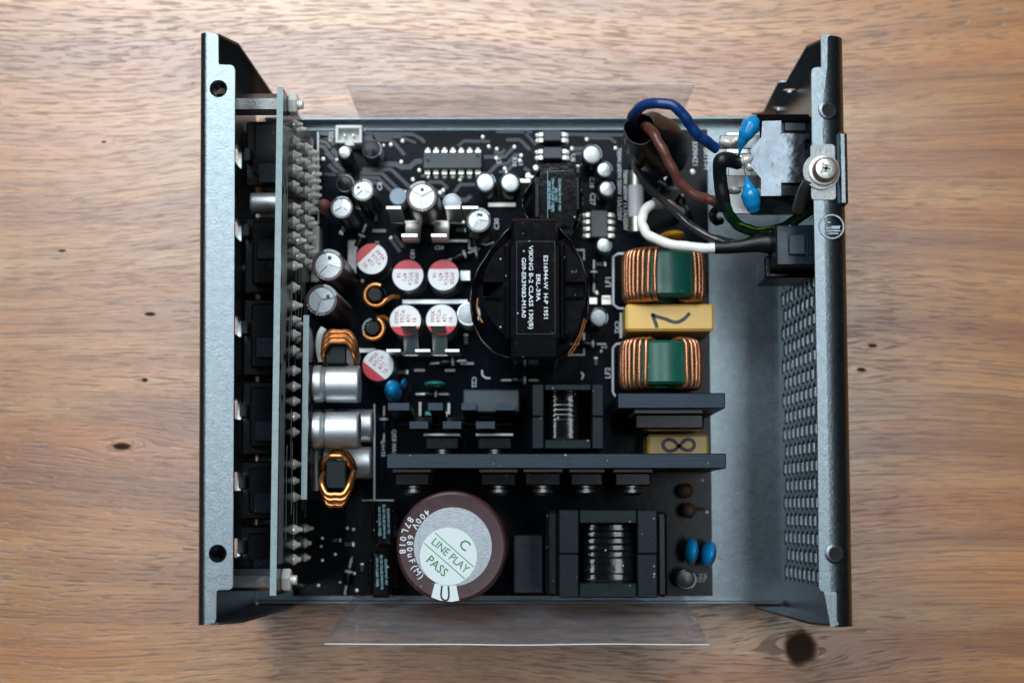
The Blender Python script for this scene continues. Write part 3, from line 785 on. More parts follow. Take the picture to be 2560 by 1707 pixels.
# ------------------------------------------------------------------ capacitors
def pie(g, r, a0, a1, z, gap, dome=0.12, n=8, z_in=0.0):
    """raised sector of a vented can top"""
    mid = rad((a0 + a1) / 2); off = gap / 2 / math.sin(rad((a1 - a0) / 2))
    ox, oy = off * math.cos(mid), off * math.sin(mid)
    rim = [(r * math.cos(rad(a0 + (a1 - a0) * i / n)), r * math.sin(rad(a0 + (a1 - a0) * i / n))) for i in range(n + 1)]
    k = (r - off) / r
    P = [(ox, oy)] + [(x * k + ox * .8, y * k + oy * .8) for x, y in rim]
    zs = [z + dome] + [z - dome * .3] * (n + 1)
    vs = [(p[0], p[1], q) for p, q in zip(P, zs)] + [(p[0], p[1], z - .65) for p in P]
    L = len(P); fs = [tuple(range(L))] + [(i, (i + 1) % L, L + (i + 1) % L, L + i) for i in range(L)]
    g.add(vs, fs)
def vent_cap(u, v, rpx, zt, label, ang=0, sleeve='maroon_sleeve', stripe=40, dotang=75, lean=(0, 0), marks="50V", top='aluminium', dots=1):
    r = rpx * mmpx(zt); x, y = at(u, v, zt); h = zt - ZB
    c = obj('capacitor', M().lathe([(r * .98, 0), (r, .3), (r, h - .9), (r * .985, h - .3), (r * .93, h + .02), (r * .80, h), (r * .79, h - .8), (0, h - .8)], 36), sleeve, psu, (x, y, ZB), (random.uniform(-.03, .03), random.uniform(-.03, .03), 0), label=label)
    t = M()
    for k in range(3): pie(t, r * .78, ang + 120 * k, ang + 120 * k + 120, h - .12, 0.55)
    t.lathe([(r * .79, h - .72), (0, h - .70)], 24)
    obj('vented_top', t, top, c)
    s_ = M().lathe([(r * 1.004, 1.0), (r * 1.006, h - .9), (r * .992, h - .27), (r * .935, h + .05), (r * .81, h + .03)], 10, a0=stripe - 32, a1=stripe + 32)
    obj('polarity_stripe', s_, 'sleeve_stripe', c)
    d = M()
    for k in range(dots): d.flat(circ(r * .45 * math.cos(rad(dotang + 25 * k)), r * .45 * math.sin(rad(dotang + 25 * k)), r * .115, 14), h + .12)
    w = M()
    for k, ch in enumerate(marks):
        a = rad(stripe + 150 + k * 13); w.text(ch, r * .875 * math.cos(a), r * .875 * math.sin(a), h + .06, r * .2, math.degrees(a) + 90)
    obj('ink_dot', d, 'ink_black', c); obj('lettering', w, 'ink_white', c)
    return c
vent_cap(911, 480, 30, 32, 'small dark capacitor with vented silver top, upper of the left pair', 100, 'dark_sleeve', 60, 150)
vent_cap(858, 524, 30, 33, 'small dark capacitor with vented silver top beside the pinkish disc', 90, 'dark_sleeve', 85, 60, dots=0)
vent_cap(1057, 494, 41, 33, 'maroon capacitor with vented silver top behind the upper tinned clips', 30, 'maroon_sleeve', 110, 88, marks="16V")
vent_cap(1199, 548, 33, 31, 'small silver-topped capacitor left of the main transformer', 115, 'dark_sleeve', 60, 65, dots=2)
vent_cap(826, 663, 42, 42, 'maroon capacitor with vented silver top, upper one by the solder cones', 105, 'maroon_sleeve', 75, 80)
vent_cap(812, 753, 42, 42, 'maroon capacitor with grey vented top, lower one by the solder cones', 130, 'maroon_sleeve', 50, 30, marks="220 50V", top='foil')

def tiny_cap(u, v, rpx, zt, label, sleeve='dark_sleeve', top='aluminium'):
    r = rpx * mmpx(zt); x, y = at(u, v, zt); h = zt - ZB
    c = obj('capacitor', M().lathe([(r, 0), (r, h - .5), (r * .95, h - .1), (r * .86, h), (r * .80, h - .05), (r * .79, h - .3), (0, h - .3)], 28), sleeve, psu, (x, y, ZB), (random.uniform(-.03, .03), random.uniform(-.03, .03), 0), label=label)
    obj('can_top', M().lathe([(r * .79, h - .3), (r * .77, h - .08), (r * .7, h - .02), (0, h + .05)], 28), top, c)
    obj('polarity_stripe', M().lathe([(r * 1.005, .5), (r * 1.005, h - .5), (r * .96, h - .08), (r * .87, h + .02)], 8, a0=-60 + random.uniform(0, 80), a1=10 + random.uniform(0, 80)), 'sleeve_stripe', c)
    return c
tiny_cap(1216, 457, 27, 21, 'little white-topped capacitor, left of the pair below the long chip')
tiny_cap(1275, 458, 27, 21, 'little white-topped capacitor, right of the pair below the long chip')
tiny_cap(1480, 384, 27, 22, 'little white-topped capacitor, topmost of three near the black wire sleeve')
tiny_cap(1511, 425, 22, 21, 'little white-topped capacitor, middle of three near the black wire sleeve')
tiny_cap(1515, 473, 22, 21, 'little white-topped capacitor, lowest of three near the black wire sleeve')
tiny_cap(1510, 613, 21, 18, 'little white-topped capacitor below the eight-leg chip')
tiny_cap(1495, 795, 25, 19, 'little grey-topped capacitor between main transformer and yellow block', top='foil')
tiny_cap(859, 383, 19, 22, 'little white-topped capacitor below the white fan socket')
tiny_cap(930, 374, 26, 18, 'black-topped capacitor right of the white fan socket', top='black_plastic')
tiny_cap(1172, 787, 31, 19, 'small grey can half hidden by the main transformer', top='foil', sleeve='matte_aluminium')
tiny_cap(862, 457, 24, 20, 'black-topped capacitor left of the vented capacitors', top='black_plastic')
tiny_cap(1716, 1449, 26, 20, 'black-topped capacitor in the lower right corner of the board', top='dark_sleeve')
tiny_cap(1130, 507, 24, 14, 'low grey can behind the upper tinned clips', top='foil', sleeve='matte_aluminium')

def poly_cap(u, v, rpx, zt, ang, label):
    r = rpx * mmpx(zt); x, y = at(u, v, zt); h = zt - ZB
    c = obj('polymer_capacitor', M().lathe([(r * 1.04, 0), (r * 1.04, .8), (r, 1.0), (r, h * .22), (r * .93, h * .27), (r * .93, h * .31), (r, h * .36), (r, h - .6), (r * .975, h - .22), (r * .93, h), (0, h)], 40), 'aluminium', psu, (x, y, ZB), (random.uniform(-.025, .025), random.uniform(-.025, .025), rad(ang)), label=label)
    a = math.asin(.40)
    top = [(r * .95 * math.cos(t), r * .95 * math.sin(t)) for t in [math.pi - a + (math.pi + 2 * a) * k / 28 for k in range(29)]]
    redp = [(r * .95 * math.cos(t), r * .95 * math.sin(t)) for t in [a + (math.pi - 2 * a) * k / 16 for k in range(17)]]
    obj('white_print', M().flat(top, h + .03), 'white_print', c)
    obj('red_segment', M().flat(redp, h + .03), 'red_print', c)
    w = M()
    for k, t in enumerate(("FP5K", "9TCe", "471", "16")):
        w.text(t, r * (.52 - .36 * k), -r * (.22 if k < 2 else .12 if k == 2 else .0), h + .06, r * .36, -90, bold=.008)
    obj('lettering', w, 'ink_red', c)
    return c
poly_cap(932, 648, 41, 21, 43, 'red and white topped can capacitor, alone at upper left of its group')
poly_cap(1020, 690, 41, 21, 0, 'red and white topped can capacitor below the upper tinned clips, left one')
poly_cap(1111, 690, 41, 21, 0, 'red and white topped can capacitor below the upper tinned clips, right one')
poly_cap(1012, 800, 41, 21, 180, 'red and white topped can capacitor under the lower tinned clips, left one')
poly_cap(1104, 800, 41, 21, 180, 'red and white topped can capacitor under the lower tinned clips, right one')
poly_cap(945, 915, 41, 22, 141, 'red and white topped can capacitor beside the blue disc')

# big mains capacitor
def bulk():
    zt = 56.0; r = 139 * mmpx(zt); x, y = at(1129, 1366, zt); h = zt - ZB
    c = obj('bulk_capacitor', M().lathe([(r * .985, 0), (r, .6), (r, h - 2.2), (r * .992, h - 1.1), (r * .97, h - .35), (r * .93, h), (r * .70, h - .25), (0, h - .3)], 72), 'maroon_sleeve', psu, (x, y, ZB), label='very large maroon capacitor with round inspection sticker')
    def q(u, v, z=zt): a, b = at(u, v, z); return a - x, b - y
    fx, fy = q(1132, 1366); fr = 98 * mmpx(zt)
    obj('foil_disc', M().lathe([(fr, h - .22), (fr * .99, h - .02), (0, h + .05)], 56, Matrix.Translation((fx, fy, 0))), 'foil', c)
    s0, s1 = q(1121, 1390); sr = 71 * mmpx(zt)
    st_ = obj('sticker', M().lathe([(sr, h + .06), (sr, h + .16), (0, h + .17)], 48, Matrix.Translation((s0, s1, 0))), 'sticker', c)
    w = M(); T = Matrix.Translation((s0, s1, h + .20)) @ Matrix.Rotation(rad(-41), 4, 'Z')
    w.text("C", 1.3, 5.0, 0, 3.9, 0, T, bold=.01); w.text("LINE PLAY", .2, .45, 0, 2.95, 0, T, bold=.006, sx=.92); w.text("PASS", -.6, -4.0, 0, 3.3, 0, T, bold=.008, sx=.95)
    w.ribbon([(-6.8, 2.35), (7.0, 2.35)], .22, 0, T); w.ribbon([(-7.2, -1.6), (7.2, -1.6)], .22, 0, T)
    obj('lettering', w, 'ink_green', c)
    s = M()
    s.flat([q(1087, 1457), q(1141, 1463), q(1146, 1490), q(1148, 1500), q(1128, 1503.5), q(1100, 1500), q(1078, 1492)], h + .02)
    obj('white_tab', s, 'sticker', c)
    lp = M(); lp.ribbon(catmull([(*q(1105, 1463), 0), (*q(1103, 1480), 0), (*q(1103, 1490), 0), (*q(1107, 1497), 0), (*q(1113, 1500), 0), (*q(1119, 1498), 0), (*q(1122, 1490), 0), (*q(1122, 1480), 0), (*q(1121, 1464), 0)], 4), .5, h + .06)
    obj('loop_mark', lp, 'ink_black', c)
    e = M()
    for k, ch in enumerate("87L018"):
        a = rad(147 + k * 7.4 + (1.5 if k > 2 else 0)); e.text(ch, r * .885 * math.cos(a), r * .885 * math.sin(a), h + .05, 2.45, math.degrees(a) + 90, bold=.012)
    for k, ch in enumerate("400V 680uF(M)"):
        a = rad(126 + k * 8.2); e.text(ch, r * .755 * math.cos(a), r * .755 * math.sin(a), h - .1, 2.3, math.degrees(a) + 90, bold=.012)
    obj('sleeve_lettering', e, 'ink_white', c)
bulk()

# ------------------------------------------------------------------ main transformer
def transformer():
    zt = 50.0
    a, b = at(1278, 898, zt), at(1396, 545, zt); cx, cy = (a[0] + b[0]) / 2, (a[1] + b[1]) / 2
    t = group_part('main_transformer', psu, (cx, cy, ZB), label='large black taped transformer with white printed text in the middle')
    hx, hy, H = (b[0] - a[0]) / 2, (b[1] - a[1]) / 2, zt - ZB
    core = obj('core', M().box(-hx, hx, -hy, hy, 3, H, 0.75).box(-hx - .15, hx + .15, -hy * .70, hy * .60, H - .04, H + .12, 0.05), 'tape', t)
    def q(u, v, z=zt): p = at(u, v, z); return p[0] - cx, p[1] - cy
    l0, l1 = q(1292, 835), q(1387, 604)
    obj('label', M().box(l0[0], l1[0], l0[1], l1[1], H + .1, H + .26, 0.05), 'tape', core)
    ol = M()
    for e in (((l0[0], l0[1]), (l1[0], l0[1])), ((l1[0], l0[1]), (l1[0], l1[1])), ((l1[0], l1[1]), (l0[0], l1[1])), ((l0[0], l1[1]), (l0[0], l0[1]))): ol.ribbon(e, .1, H + .27)
    obj('label_edge', ol, 'slate_plastic', core)
    w = M()
    for (t_, u, v, s) in (("E216944-W  H-P 1951", 1364, 719, 1.62), ("ERL-39A", 1345, 719, 1.62), ("VIKING B-2 CLASS 130(B)", 1327, 719, 1.62), ("G09-ER39083-M1A0", 1309, 719, 1.62)):
        x, y = q(u, v); L = {"E216944-W  H-P 1951": 160, "ERL-39A": 68, "VIKING B-2 CLASS 130(B)": 212, "G09-ER39083-M1A0": 152}[t_]
        gv, _ = text_geo(t_, .014); wd = max(p[0] for p in gv) - min(p[0] for p in gv)
        sx = L * mmpx(zt) / (wd * s); w.text(t_, x, y, H + .29, s, -90, bold=.014, sx=sx)
    obj('lettering', w, 'ink_white', core)
    # bobbin: round cheek with two slots, ribs beside the core
    zb = 46.0; z_ = zb - ZB
    m0, m1 = q(1337, 722, zb); R1 = 131 * mmpx(zb)
    s1 = [q(1208, 704, zb), q(1257, 704, zb), q(1257, 745, zb), q(1208, 745, zb)]
    s2 = [q(1413, 704, zb), q(1462, 704, zb), q(1462, 745, zb), q(1413, 745, zb)]
    bo = M().plate(circ(m0, m1, R1, 64, R1 * 1.09), [s1, s2], z_ - 1.6, z_)
    for s in (s1, s2):
        for (p, r_) in ((s[0], s[1]), (s[3], s[2])): bo.box(p[0], r_[0], p[1] - .45, p[1] + .45, z_, z_ + 1.2, .4)
    for sg in (-1, 1): bo.box(sg * hx + sg * .1, sg * (hx + 1.9), -hy * .72, hy * .66, z_, z_ + 2.2, .7)
    bob = obj('bobbin', bo, 'tape', t)
    obj('lettering', M().text("2", *q(1435, 679, zb), z_ + .05, 2.2, -80, bold=.01), 'slate_plastic', bob)
    obj('winding', M().lathe([(R1 * .93, 3), (R1 * .97, 8), (R1 * .95, z_ - 1.8)], 48, Matrix.Translation((m0, m1, 0))), 'tape', t)
    # loose outer wrap of tape from core corner to core corner
    L = [(1278, 562), (1240, 602), (1205, 650), (1182, 698), (1174, 738), (1178, 790), (1196, 840), (1232, 880), (1278, 897)]
    R_ = [(1396, 562), (1430, 603), (1456, 650), (1470, 700), (1474, 745), (1470, 790), (1455, 835), (1428, 875), (1396, 897)]
    wr = M()
    for pl in (L, R_):
        cl = catmull([(*q(u, v, 44), 0) for u, v in pl], 5)
        n = len(cl); vs = []
        for z in (16, 24, 31, 33.4):
            k = 0.94 if z == 16 else (0.99 if z == 24 else 1.0)
            for i, p in enumerate(cl): vs.append((m0 + (p.x - m0) * k + .12 * math.sin(i * 1.3 + z), m1 + (p.y - m1) * k, z + .5 * math.sin(i * .6)))
        wr.add(vs, [(j * n + i, j * n + i + 1, (j + 1) * n + i + 1, (j + 1) * n + i) for j in range(3) for i in range(n - 1)])
    wo = obj('tape_wrap', wr, 'tape', t, smooth=60)
    so = wo.modifiers.new('thickness', 'SOLIDIFY'); so.thickness = 0.0005
    for (pl, r_) in (([(1461, 795), (1450, 832), (1436, 860), (1420, 885)], .2), ([(1465, 800), (1454, 838), (1440, 866), (1424, 890)], .18), ([(1194, 745), (1192, 770), (1198, 792), (1206, 806)], .28)):
        obj('copper_lead', M().tube(catmull([(*q(u, v, 45), 35) for u, v in pl], 5), r_, 6), 'orange_copper', t)
transformer()

# small auxiliary transformer
def aux():
    zt = 36.0; a, b = at(1350, 566, zt), at(1441, 409, zt); cx, cy = (a[0] + b[0]) / 2, (a[1] + b[1]) / 2; hx, hy, H = (b[0] - a[0]) / 2, (b[1] - a[1]) / 2, zt - ZB
    t = group_part('auxiliary_transformer', psu, (cx, cy, ZB), label='smaller black taped transformer above the main transformer')
    oc = [(-hx, -hy), (hx * .72, -hy), (hx, -hy * .72), (hx, hy * .6), (hx * .66, hy), (-hx, hy)]
    core = obj('core', M().plate(oc, (), 3, H), 'tape', t, smooth=20)
    def q(u, v, z=zt): p = at(u, v, z); return p[0] - cx, p[1] - cy
    ol = M()
    cs = [q(1369, 560), q(1369, 428), q(1412, 428)]
    ol.ribbon(cs, .1, H + .1)
    for (t_, u, v, L) in (("E216944-W H-P 1951", 1399, 488, 82), ("EE-13C", 1390, 488, 34), ("ON-10 CLASS 130(B)", 1382, 488, 86), ("G09-EE19NM-M1A0", 1373, 488, 72)):
        gv, _ = text_geo(t_, .014); wd = max(p[0] for p in gv) - min(p[0] for p in gv); s = 1.05
        ol.text(t_, *q(u, v), H + .1, s, -90, bold=.014, sx=L * mmpx(zt) / (wd * s))
    obj('lettering', ol, 'ink_cyan', core)
    bb = obj('bobbin', M().box(-hx - 2.2, hx + 1.4, -hy * .45, hy * .7, 6, H - 4, .6).box(-hx - 1.6, -hx, -hy * .7, hy * .45, H - 4, H - 1.5, .3), 'black_plastic', t)
    wl = [(1350, 415), (1330, 450), (1312, 480), (1304, 505), (1308, 530), (1325, 560)]
    wr_ = [(1441, 420), (1448, 450), (1456, 480), (1459, 500), (1456, 525), (1443, 560)]
    wr = M()
    for pl in (wl, wr_):
        cl = catmull([(*q(u, v, 30), 0) for u, v in pl], 4); n = len(cl); vs = []
        for z in (5, 14, 21):
            for i, p in enumerate(cl): vs.append((p.x, p.y, z + .4 * math.sin(i)))
        wr.add(vs, [(j * n + i, j * n + i + 1, (j + 1) * n + i + 1, (j + 1) * n + i) for j in range(2) for i in range(n - 1)])
    wo = obj('tape_wrap', wr, 'tape', t, smooth=60); so = wo.modifiers.new('thickness', 'SOLIDIFY'); so.thickness = 0.0005
aux()

# ------------------------------------------------------------------ gapped inductors with a ferrite frame
def framed(name, label, zt, L, Rr, Tp, Bt, seam, ribs, wind, plates=None, lab=None):
    a, b = at(L[0], Bt[1], zt), at(Rr[1], Tp[0], zt); cx, cy = (a[0] + b[0]) / 2, (a[1] + b[1]) / 2; H = zt - ZB
    t = group_part(name, psu, (cx, cy, ZB), label=label)
    def q(u, v, z=zt): p = at(u, v, z); return p[0] - cx, p[1] - cy
    def bx(u0, u1, v0, v1, z0, z1, mat, nm, c=.3, z=zt):
        p, r_ = q(u0, v1, z), q(u1, v0, z); return obj(nm, M().box(p[0], r_[0], p[1], r_[1], z0, z1, c), mat, t)
    for (s0, s1) in ((Tp[0], seam - .6), (seam + .6, Bt[1])):
        bx(L[0], L[1] - 1, s0, s1, 2, H, 'ferrite', 'core_leg'); bx(Rr[0] + 1, Rr[1], s0, s1, 2, H, 'ferrite', 'core_leg')
    bx(L[1] + 1, Rr[0] - 1, Tp[0], Tp[1], 2, H - .3, 'ferrite', 'core_bar'); bx(L[1] + 1, Rr[0] - 1, Bt[0], Bt[1], 2, H - .3, 'ferrite', 'core_bar')
    # taped winding: a rippled cylinder, axis along y
    u0, u1, v0, v1 = wind; zc = H - 9.0
    p0, p1 = q((u0 + u1) / 2, v1, ZB + H - 3), q((u0 + u1) / 2, v0, ZB + H - 3); Rw = (u1 - u0) / 2 * mmpx(ZB + H - 4)
    n = ribs * 6; prof = []
    for i in range(n + 1):
        f = i / n; w_ = abs(math.sin(math.pi * ribs * f)); prof.append((Rw * 1.02 + .35 * w_ + .12 * math.sin(7.1 * f * ribs), f * (p1[1] - p0[1])))
    g = M(); g.lathe([(0, 0)] + prof + [(0, prof[-1][1])], 36, frame((p0[0], p0[1], 0), (0, 1, 0), (1, 0, 0)) )
    g.v = [Vector((p.x, p.y, zc + math.copysign(abs(p.z / Rw) ** .3, p.z) * Rw * .55)) for p in g.v]
    obj('winding', g, 'tape', t, smooth=50)
    if plates:
        for (u0, u1, v0, v1, dz) in plates: bx(u0, u1, v0, v1, 4, H - dz, 'black_plastic', 'bobbin_cheek', .8)
    return t
framed('boost_inductor', 'large framed ferrite inductor in the lower right of the board', 47, (1397, 1448), (1593, 1643), (1274, 1308), (1457, 1494), 1384, 8, (1462, 1585, 1312, 1454), [(1366, 1396, 1276, 1490, .6), (1644, 1668, 1278, 1492, .6)])
framed('resonant_inductor', 'smaller framed ferrite inductor above the long heatsink', 44, (1330, 1361), (1479, 1509), (960, 976), (1098, 1122), 1041, 9, (1376, 1446, 980, 1096))

# small taped transformers left of the big capacitor
for i, (u0, u1, v0, v1, zt, label) in enumerate(((935, 985, 1253, 1368, 27, 'small glossy black drive transformer, upper of two left of the big capacitor'), (925, 979, 1381, 1494, 27, 'small glossy black drive transformer, lower of two left of the big capacitor'))):
    a, b = at(u0, v1, zt), at(u1, v0, zt)
    t = obj('drive_transformer', M().box(a[0], b[0], a[1], b[1], ZB + .3, zt, 1.0).box(a[0] - 1.5, b[0] + 1.5, a[1] + 2.5, b[1] - 2.5, ZB, ZB + 9, .5), 'tape', psu, label=label)
    w = M()
    for k, (t_, L) in enumerate((("E216944-W H-P 1951", 62), ("EE-13C ON-EE13NM-M1A0", 84), ("ON-10 CLASS 130(B)", 72))):
        x, y = at(u1 - 14 - k * 11, (v0 + v1) / 2 - 8, zt); gv, _ = text_geo(t_, .014); wd = max(p[0] for p in gv) - min(p[0] for p in gv)
        w.text(t_, x, y, zt + .06, 1.0, -88, bold=.014, sx=L * mmpx(zt) / wd)
    obj('lettering', w, 'ink_cyan', t)

# ------------------------------------------------------------------ common mode chokes
def toroid(u0, u1, v0, v1, g0, g1, zt, nl, nr, label, yaw=0):
    Ro = (u1 - u0) / 2 * mmpx(zt - 6) - .9; zc = zt - Ro - .9
    x = at((u0 + u1) / 2, v0, zc + 6)[0]; y = at(u0, (v0 + v1) / 2, zt - 4)[1]
    Hh = (v1 - v0) / 2 * mmpx(zt) - 1.3; Ri = Ro * .52
    t = group_part('common_mode_choke', psu, (x, y, zc), (0, 0, rad(yaw)), label=label)
    T = frame((0, 0, 0), (0, -1, 0), (1, 0, 0))
    obj('core', M().lathe([(Ri, -Hh), (Ro - .8, -Hh), (Ro, -Hh + .8), (Ro, Hh - .8), (Ro - .8, Hh), (Ri, Hh), (Ri, -Hh)], 48, T, cap=False), 'green_core', t)
    xg0, xg1 = at(g0, v0, zt)[0] - x, at(g1, v0, zt)[0] - x
    w = .62
    for (aA, aB, n) in ((math.degrees(math.asin(max(-.95, xg0 / Ro))) - 4, -118, nl), (math.degrees(math.asin(min(.95, xg1 / Ro))) + 4, 118, nr)):
        pts_ = []
        for k in range(n):
            for j in range(16):
                f = (k + j / 16) / n; th = rad(aA + (aB - aA) * (f ** 0.9) + random.uniform(-.7, .7))
                s_ = 2 * math.pi * j / 16 + math.pi; c1, c2 = math.cos(s_), math.sin(s_)
                sg = lambda q_: math.copysign(abs(q_) ** .42, q_)
                rr = (Ro + Ri) / 2 + ((Ro - Ri) / 2 + w) * sg(c1); yy = (Hh + w) * sg(c2)
                pts_.append((rr * math.sin(th), -yy, rr * math.cos(th)))
        obj('copper_winding', M().tube(catmull(pts_, 2), w, 8), 'copper', t, smooth=60)
toroid(1557, 1767, 614, 755, 1655, 1724, 37, 13, 8, 'green toroid choke with copper windings above the yellow block')
toroid(1551, 1759, 840, 974, 1632, 1700, 36, 11, 9, 'green toroid choke with copper windings below the yellow block')

# yellow film capacitors with a pen mark on top
def yellow(u0, u1, v0, v1, zt, stroke, wpx, label, closed=False):
    a, b = at(u0, v1, zt), at(u1, v0, zt)
    t = obj('film_capacitor', M().box(a[0], b[0], a[1], b[1], ZB + .2, zt, .7), 'yellow_plastic', psu, label=label, smooth=20)
    s = M(); pl = catmull([(*at(u, v, zt), 0) for u, v in stroke], 8, closed)
    if closed: pl.append(pl[0])
    s.ribbon(pl, wpx * mmpx(zt), zt + .03)
    obj('pen_mark', s, 'ink_black', t)
zz = lambda l, ox, oy: [(ox + a / 3.733, oy + b / 3.733) for a, b in l]
yellow(1564, 1785, 760, 827, 30, zz([(608, 968), (590, 915), (566, 852), (570, 848), (600, 862), (680, 885), (745, 910), (800, 915), (860, 885), (912, 830)], 1480, 560), 9, 'yellow film capacitor block with a pen stroke between the two toroids')
yellow(1619, 1771, 1085, 1150, 28, zz([(735, 650), (690, 605), (640, 590), (595, 615), (590, 655), (630, 695), (690, 690), (745, 645), (790, 600), (840, 590), (875, 620), (872, 665), (835, 692), (790, 685)], 1500, 940), 9, 'yellow film capacitor with a figure eight between the heatsinks', True)

# ------------------------------------------------------------------ heatsinks, transistors, screws
def sink(u0, u1, v0, v1, zt, label):
    a, b = at(u0, v1, zt), at(u1, v0, zt)
    g = M(); g.box(a[0], b[0], a[1], b[1], ZB + 2.0, zt, .25)
    g.box(a[0] + 3, a[0] + 5, a[1] + 1, b[1] - 1, ZB - 1, ZB + 2.2); g.box(b[0] - 8, b[0] - 6, a[1] + 1, b[1] - 1, ZB - 1, ZB + 2.2)
    return obj('heatsink', g, 'heatsink', psu, label=label), a, b
h1, a1, b1 = sink(1544, 1813, 982, 1021, 54, 'short upright aluminium heatsink bar below the lower toroid')
h2, a2, b2 = sink(966, 1815, 1133, 1171, 54, 'long upright aluminium heatsink bar across the board')
def transistor(u, v, yface, zt, w, label, screw=True, gloss='black_plastic'):
    x = at(u, v, zt)[0]
    t = obj('power_transistor', M().box(x - w / 2, x + w / 2, yface - 4.4, yface - .9, zt - 17, zt - 2.5, .35), gloss, psu, label=label)
    obj('insulating_pad', M().box(x - w / 2 - .4, x + w / 2 + .4, yface - .7, yface - .02, zt - 18, zt, .05), 'pad_grey', t)
    for k in (-1, 0, 1): obj('lead', M().box(x + k * 2.5 - .4, x + k * 2.5 + .4, yface - 2.6, yface - 2.0, ZB - 1, zt - 16.8), 'dull_steel', t)
    if screw:
        T = frame((x, yface - 4.4, zt - 6), (0, -1, 0))
        s = M().lathe([(2.6, 0), (2.6, .5), (1.8, .7), (1.8, 1.0), (2.9, 1.05), (2.9, 1.9), (2.0, 2.7), (.9, 2.9), (.6, 2.3), (0, 2.3)], 20, T)
        obj('screw', s, 'dull_steel', t)
for i, (u0, u1) in enumerate(((986, 1073), (1202, 1290), (1313, 1402), (1427, 1508), (1539, 1628))):
    transistor((u0 + u1) / 2, 1190, a2[1], 44 if i != 2 else 47, (u1 - u0) * mmpx(44), ('leftmost', 'second', 'middle', 'fourth', 'rightmost')[i] + ' power transistor screwed below the long heatsink')
obj('bridge_rectifier', M().box(at(1586, 1040, 44)[0], at(1758, 1040, 44)[0], a1[1] - 5.2, a1[1] - 1.0, 20, 46, .5).box(at(1586, 1040, 47)[0], at(1755, 1040, 47)[0], a1[1] - .9, a1[1] - .05, 20, 48.5, .05, 1), ['black_plastic', 'pad_grey'], psu, label='glossy black bridge rectifier clamped to the short heatsink')

# combs: sheet metal fins, alternate teeth bent back and forth
def comb(name, label, back, front, yb_, yf_, y0, zt, th, mat, vtop, vfront, scoop=False):
    t = group_part(name, psu, label=label)
    allu = [u for p in back + front for u in p]
    x0, x1 = at(min(allu), vtop, zt)[0] + 1, at(max(allu), vtop, zt)[0] - 1
    obj('base_plate', M().box(x0, x1, y0 - th / 2, y0 + th / 2, ZB - .5, ZB + 5.5), mat, t)
    for (rows, ye, s, v) in ((back, yb_, 1, vtop), (front, yf_, -1, vfront)):
        for (u0, u1) in rows:
            xa_, xb_ = at(u0, v, zt)[0], at(u1, v, zt)[0]
            d = ye - y0
            q_ = [(0, 5.2), (.4, 6.6), (.8, 9.4), (1.0, 13.5), (1.02, 17.5), (.94, zt - ZB)] if scoop and s < 0 else [(0, 5.2), (.35, 7.0), (.72, 9.5), (.93, 14), (1, zt - ZB)]
            prof = catmull([(y0 + d * a_, ZB + b_, 0) for a_, b_ in q_], 5)
            obj('fin', M().strip([(p.x, p.y) for p in prof], xa_, xb_, th, 0), mat, t)
    return t
zt_ = 32.0
comb('clip_heatsink', 'shiny tinned comb heatsink in front of the maroon vented capacitor', [(966, 1002), (1040, 1078), (1113, 1150), (1156, 1195)], [(1004, 1043), (1078, 1116)], at(1050, 519, zt_)[1], at(1050, 592, zt_)[1], at(1050, 556, ZB + 5)[1], zt_, .75, 'tin', 519, 590, True)
comb('clip_heatsink', 'shiny tinned comb heatsink over the lower red and white cans', [(1001, 1038), (1075, 1112)], [(966, 1001), (1038, 1075), (1113, 1148)], at(1050, 811, zt_)[1], at(1050, 876, zt_)[1], at(1050, 886, ZB + 5)[1], zt_, .75, 'tin', 811, 876)
comb('black_clip_heatsink', 'black comb heatsink with two rows of fins below the blue disc', [(970, 1023), (1070, 1107), (1154, 1190), (1239, 1289)], [(1024, 1070), (1107, 1153), (1190, 1237)], at(1130, 1016, 38)[1], at(1130, 1062, 38)[1], at(1130, 1052, ZB + 5)[1], 38, 2.0, 'heatsink', 1016, 1062)
for i, (u0, u1) in enumerate(((1062, 1146), (1193, 1279))):
    transistor((u0 + u1) / 2, 1083, at(1130, 1083, 34)[1], 34, (u1 - u0) * mmpx(34), ('left', 'right')[i] + ' power transistor between black comb and long heatsink')

# ------------------------------------------------------------------ chips and small parts
def dip(u0, u1, v0, v1, zt, n, label, horizontal=True, mat='chip_grey', both='row'):
    a, b = at(u0, v1, zt), at(u1, v0, zt)
    t = obj('integrated_circuit', M().box(a[0], b[0], a[1], b[1], ZB + 1, zt, .3), mat, psu, label=label)
    if horizontal:
        for s in (-1, 1):
            yy = b[1] if s > 0 else a[1]
            for k in range(n):
                x = a[0] + (k + .5) * (b[0] - a[0]) / n
                obj('leg', M().box(x - .8, x + .8, yy, yy + s * 1.1, ZB + 1.6, ZB + 2.0).box(x - .8, x + .8, yy + s * .8, yy + s * 1.2, ZB, ZB + 1.9).lathe([(1.0, ZB), (.6, ZB + .7), (0, ZB + .9)], 10, Matrix.Translation((x, yy + s * 1.6, 0))), 'tin', t)
    else:
        for s in (-1, 1):
            xx = b[0] if s > 0 else a[0]
            for k in range(n):
                y = a[1] + (k + .5) * (b[1] - a[1]) / n
                obj('leg', M().box(xx, xx + s * 1.1, y - .6, y + .6, ZB + 1.6, ZB + 2.0).box(xx + s * .8, xx + s * 1.2, y - .6, y + .6, ZB, ZB + 1.9).lathe([(.95, ZB), (.6, ZB + .7), (0, ZB + .9)], 10, Matrix.Translation((xx + s * 1.7, y, 0))), 'tin', t)
    return t, a, b
ic, a, b = dip(1057, 1205, 381, 422, 14, 7, 'long grey fourteen-leg chip at the top of the board')
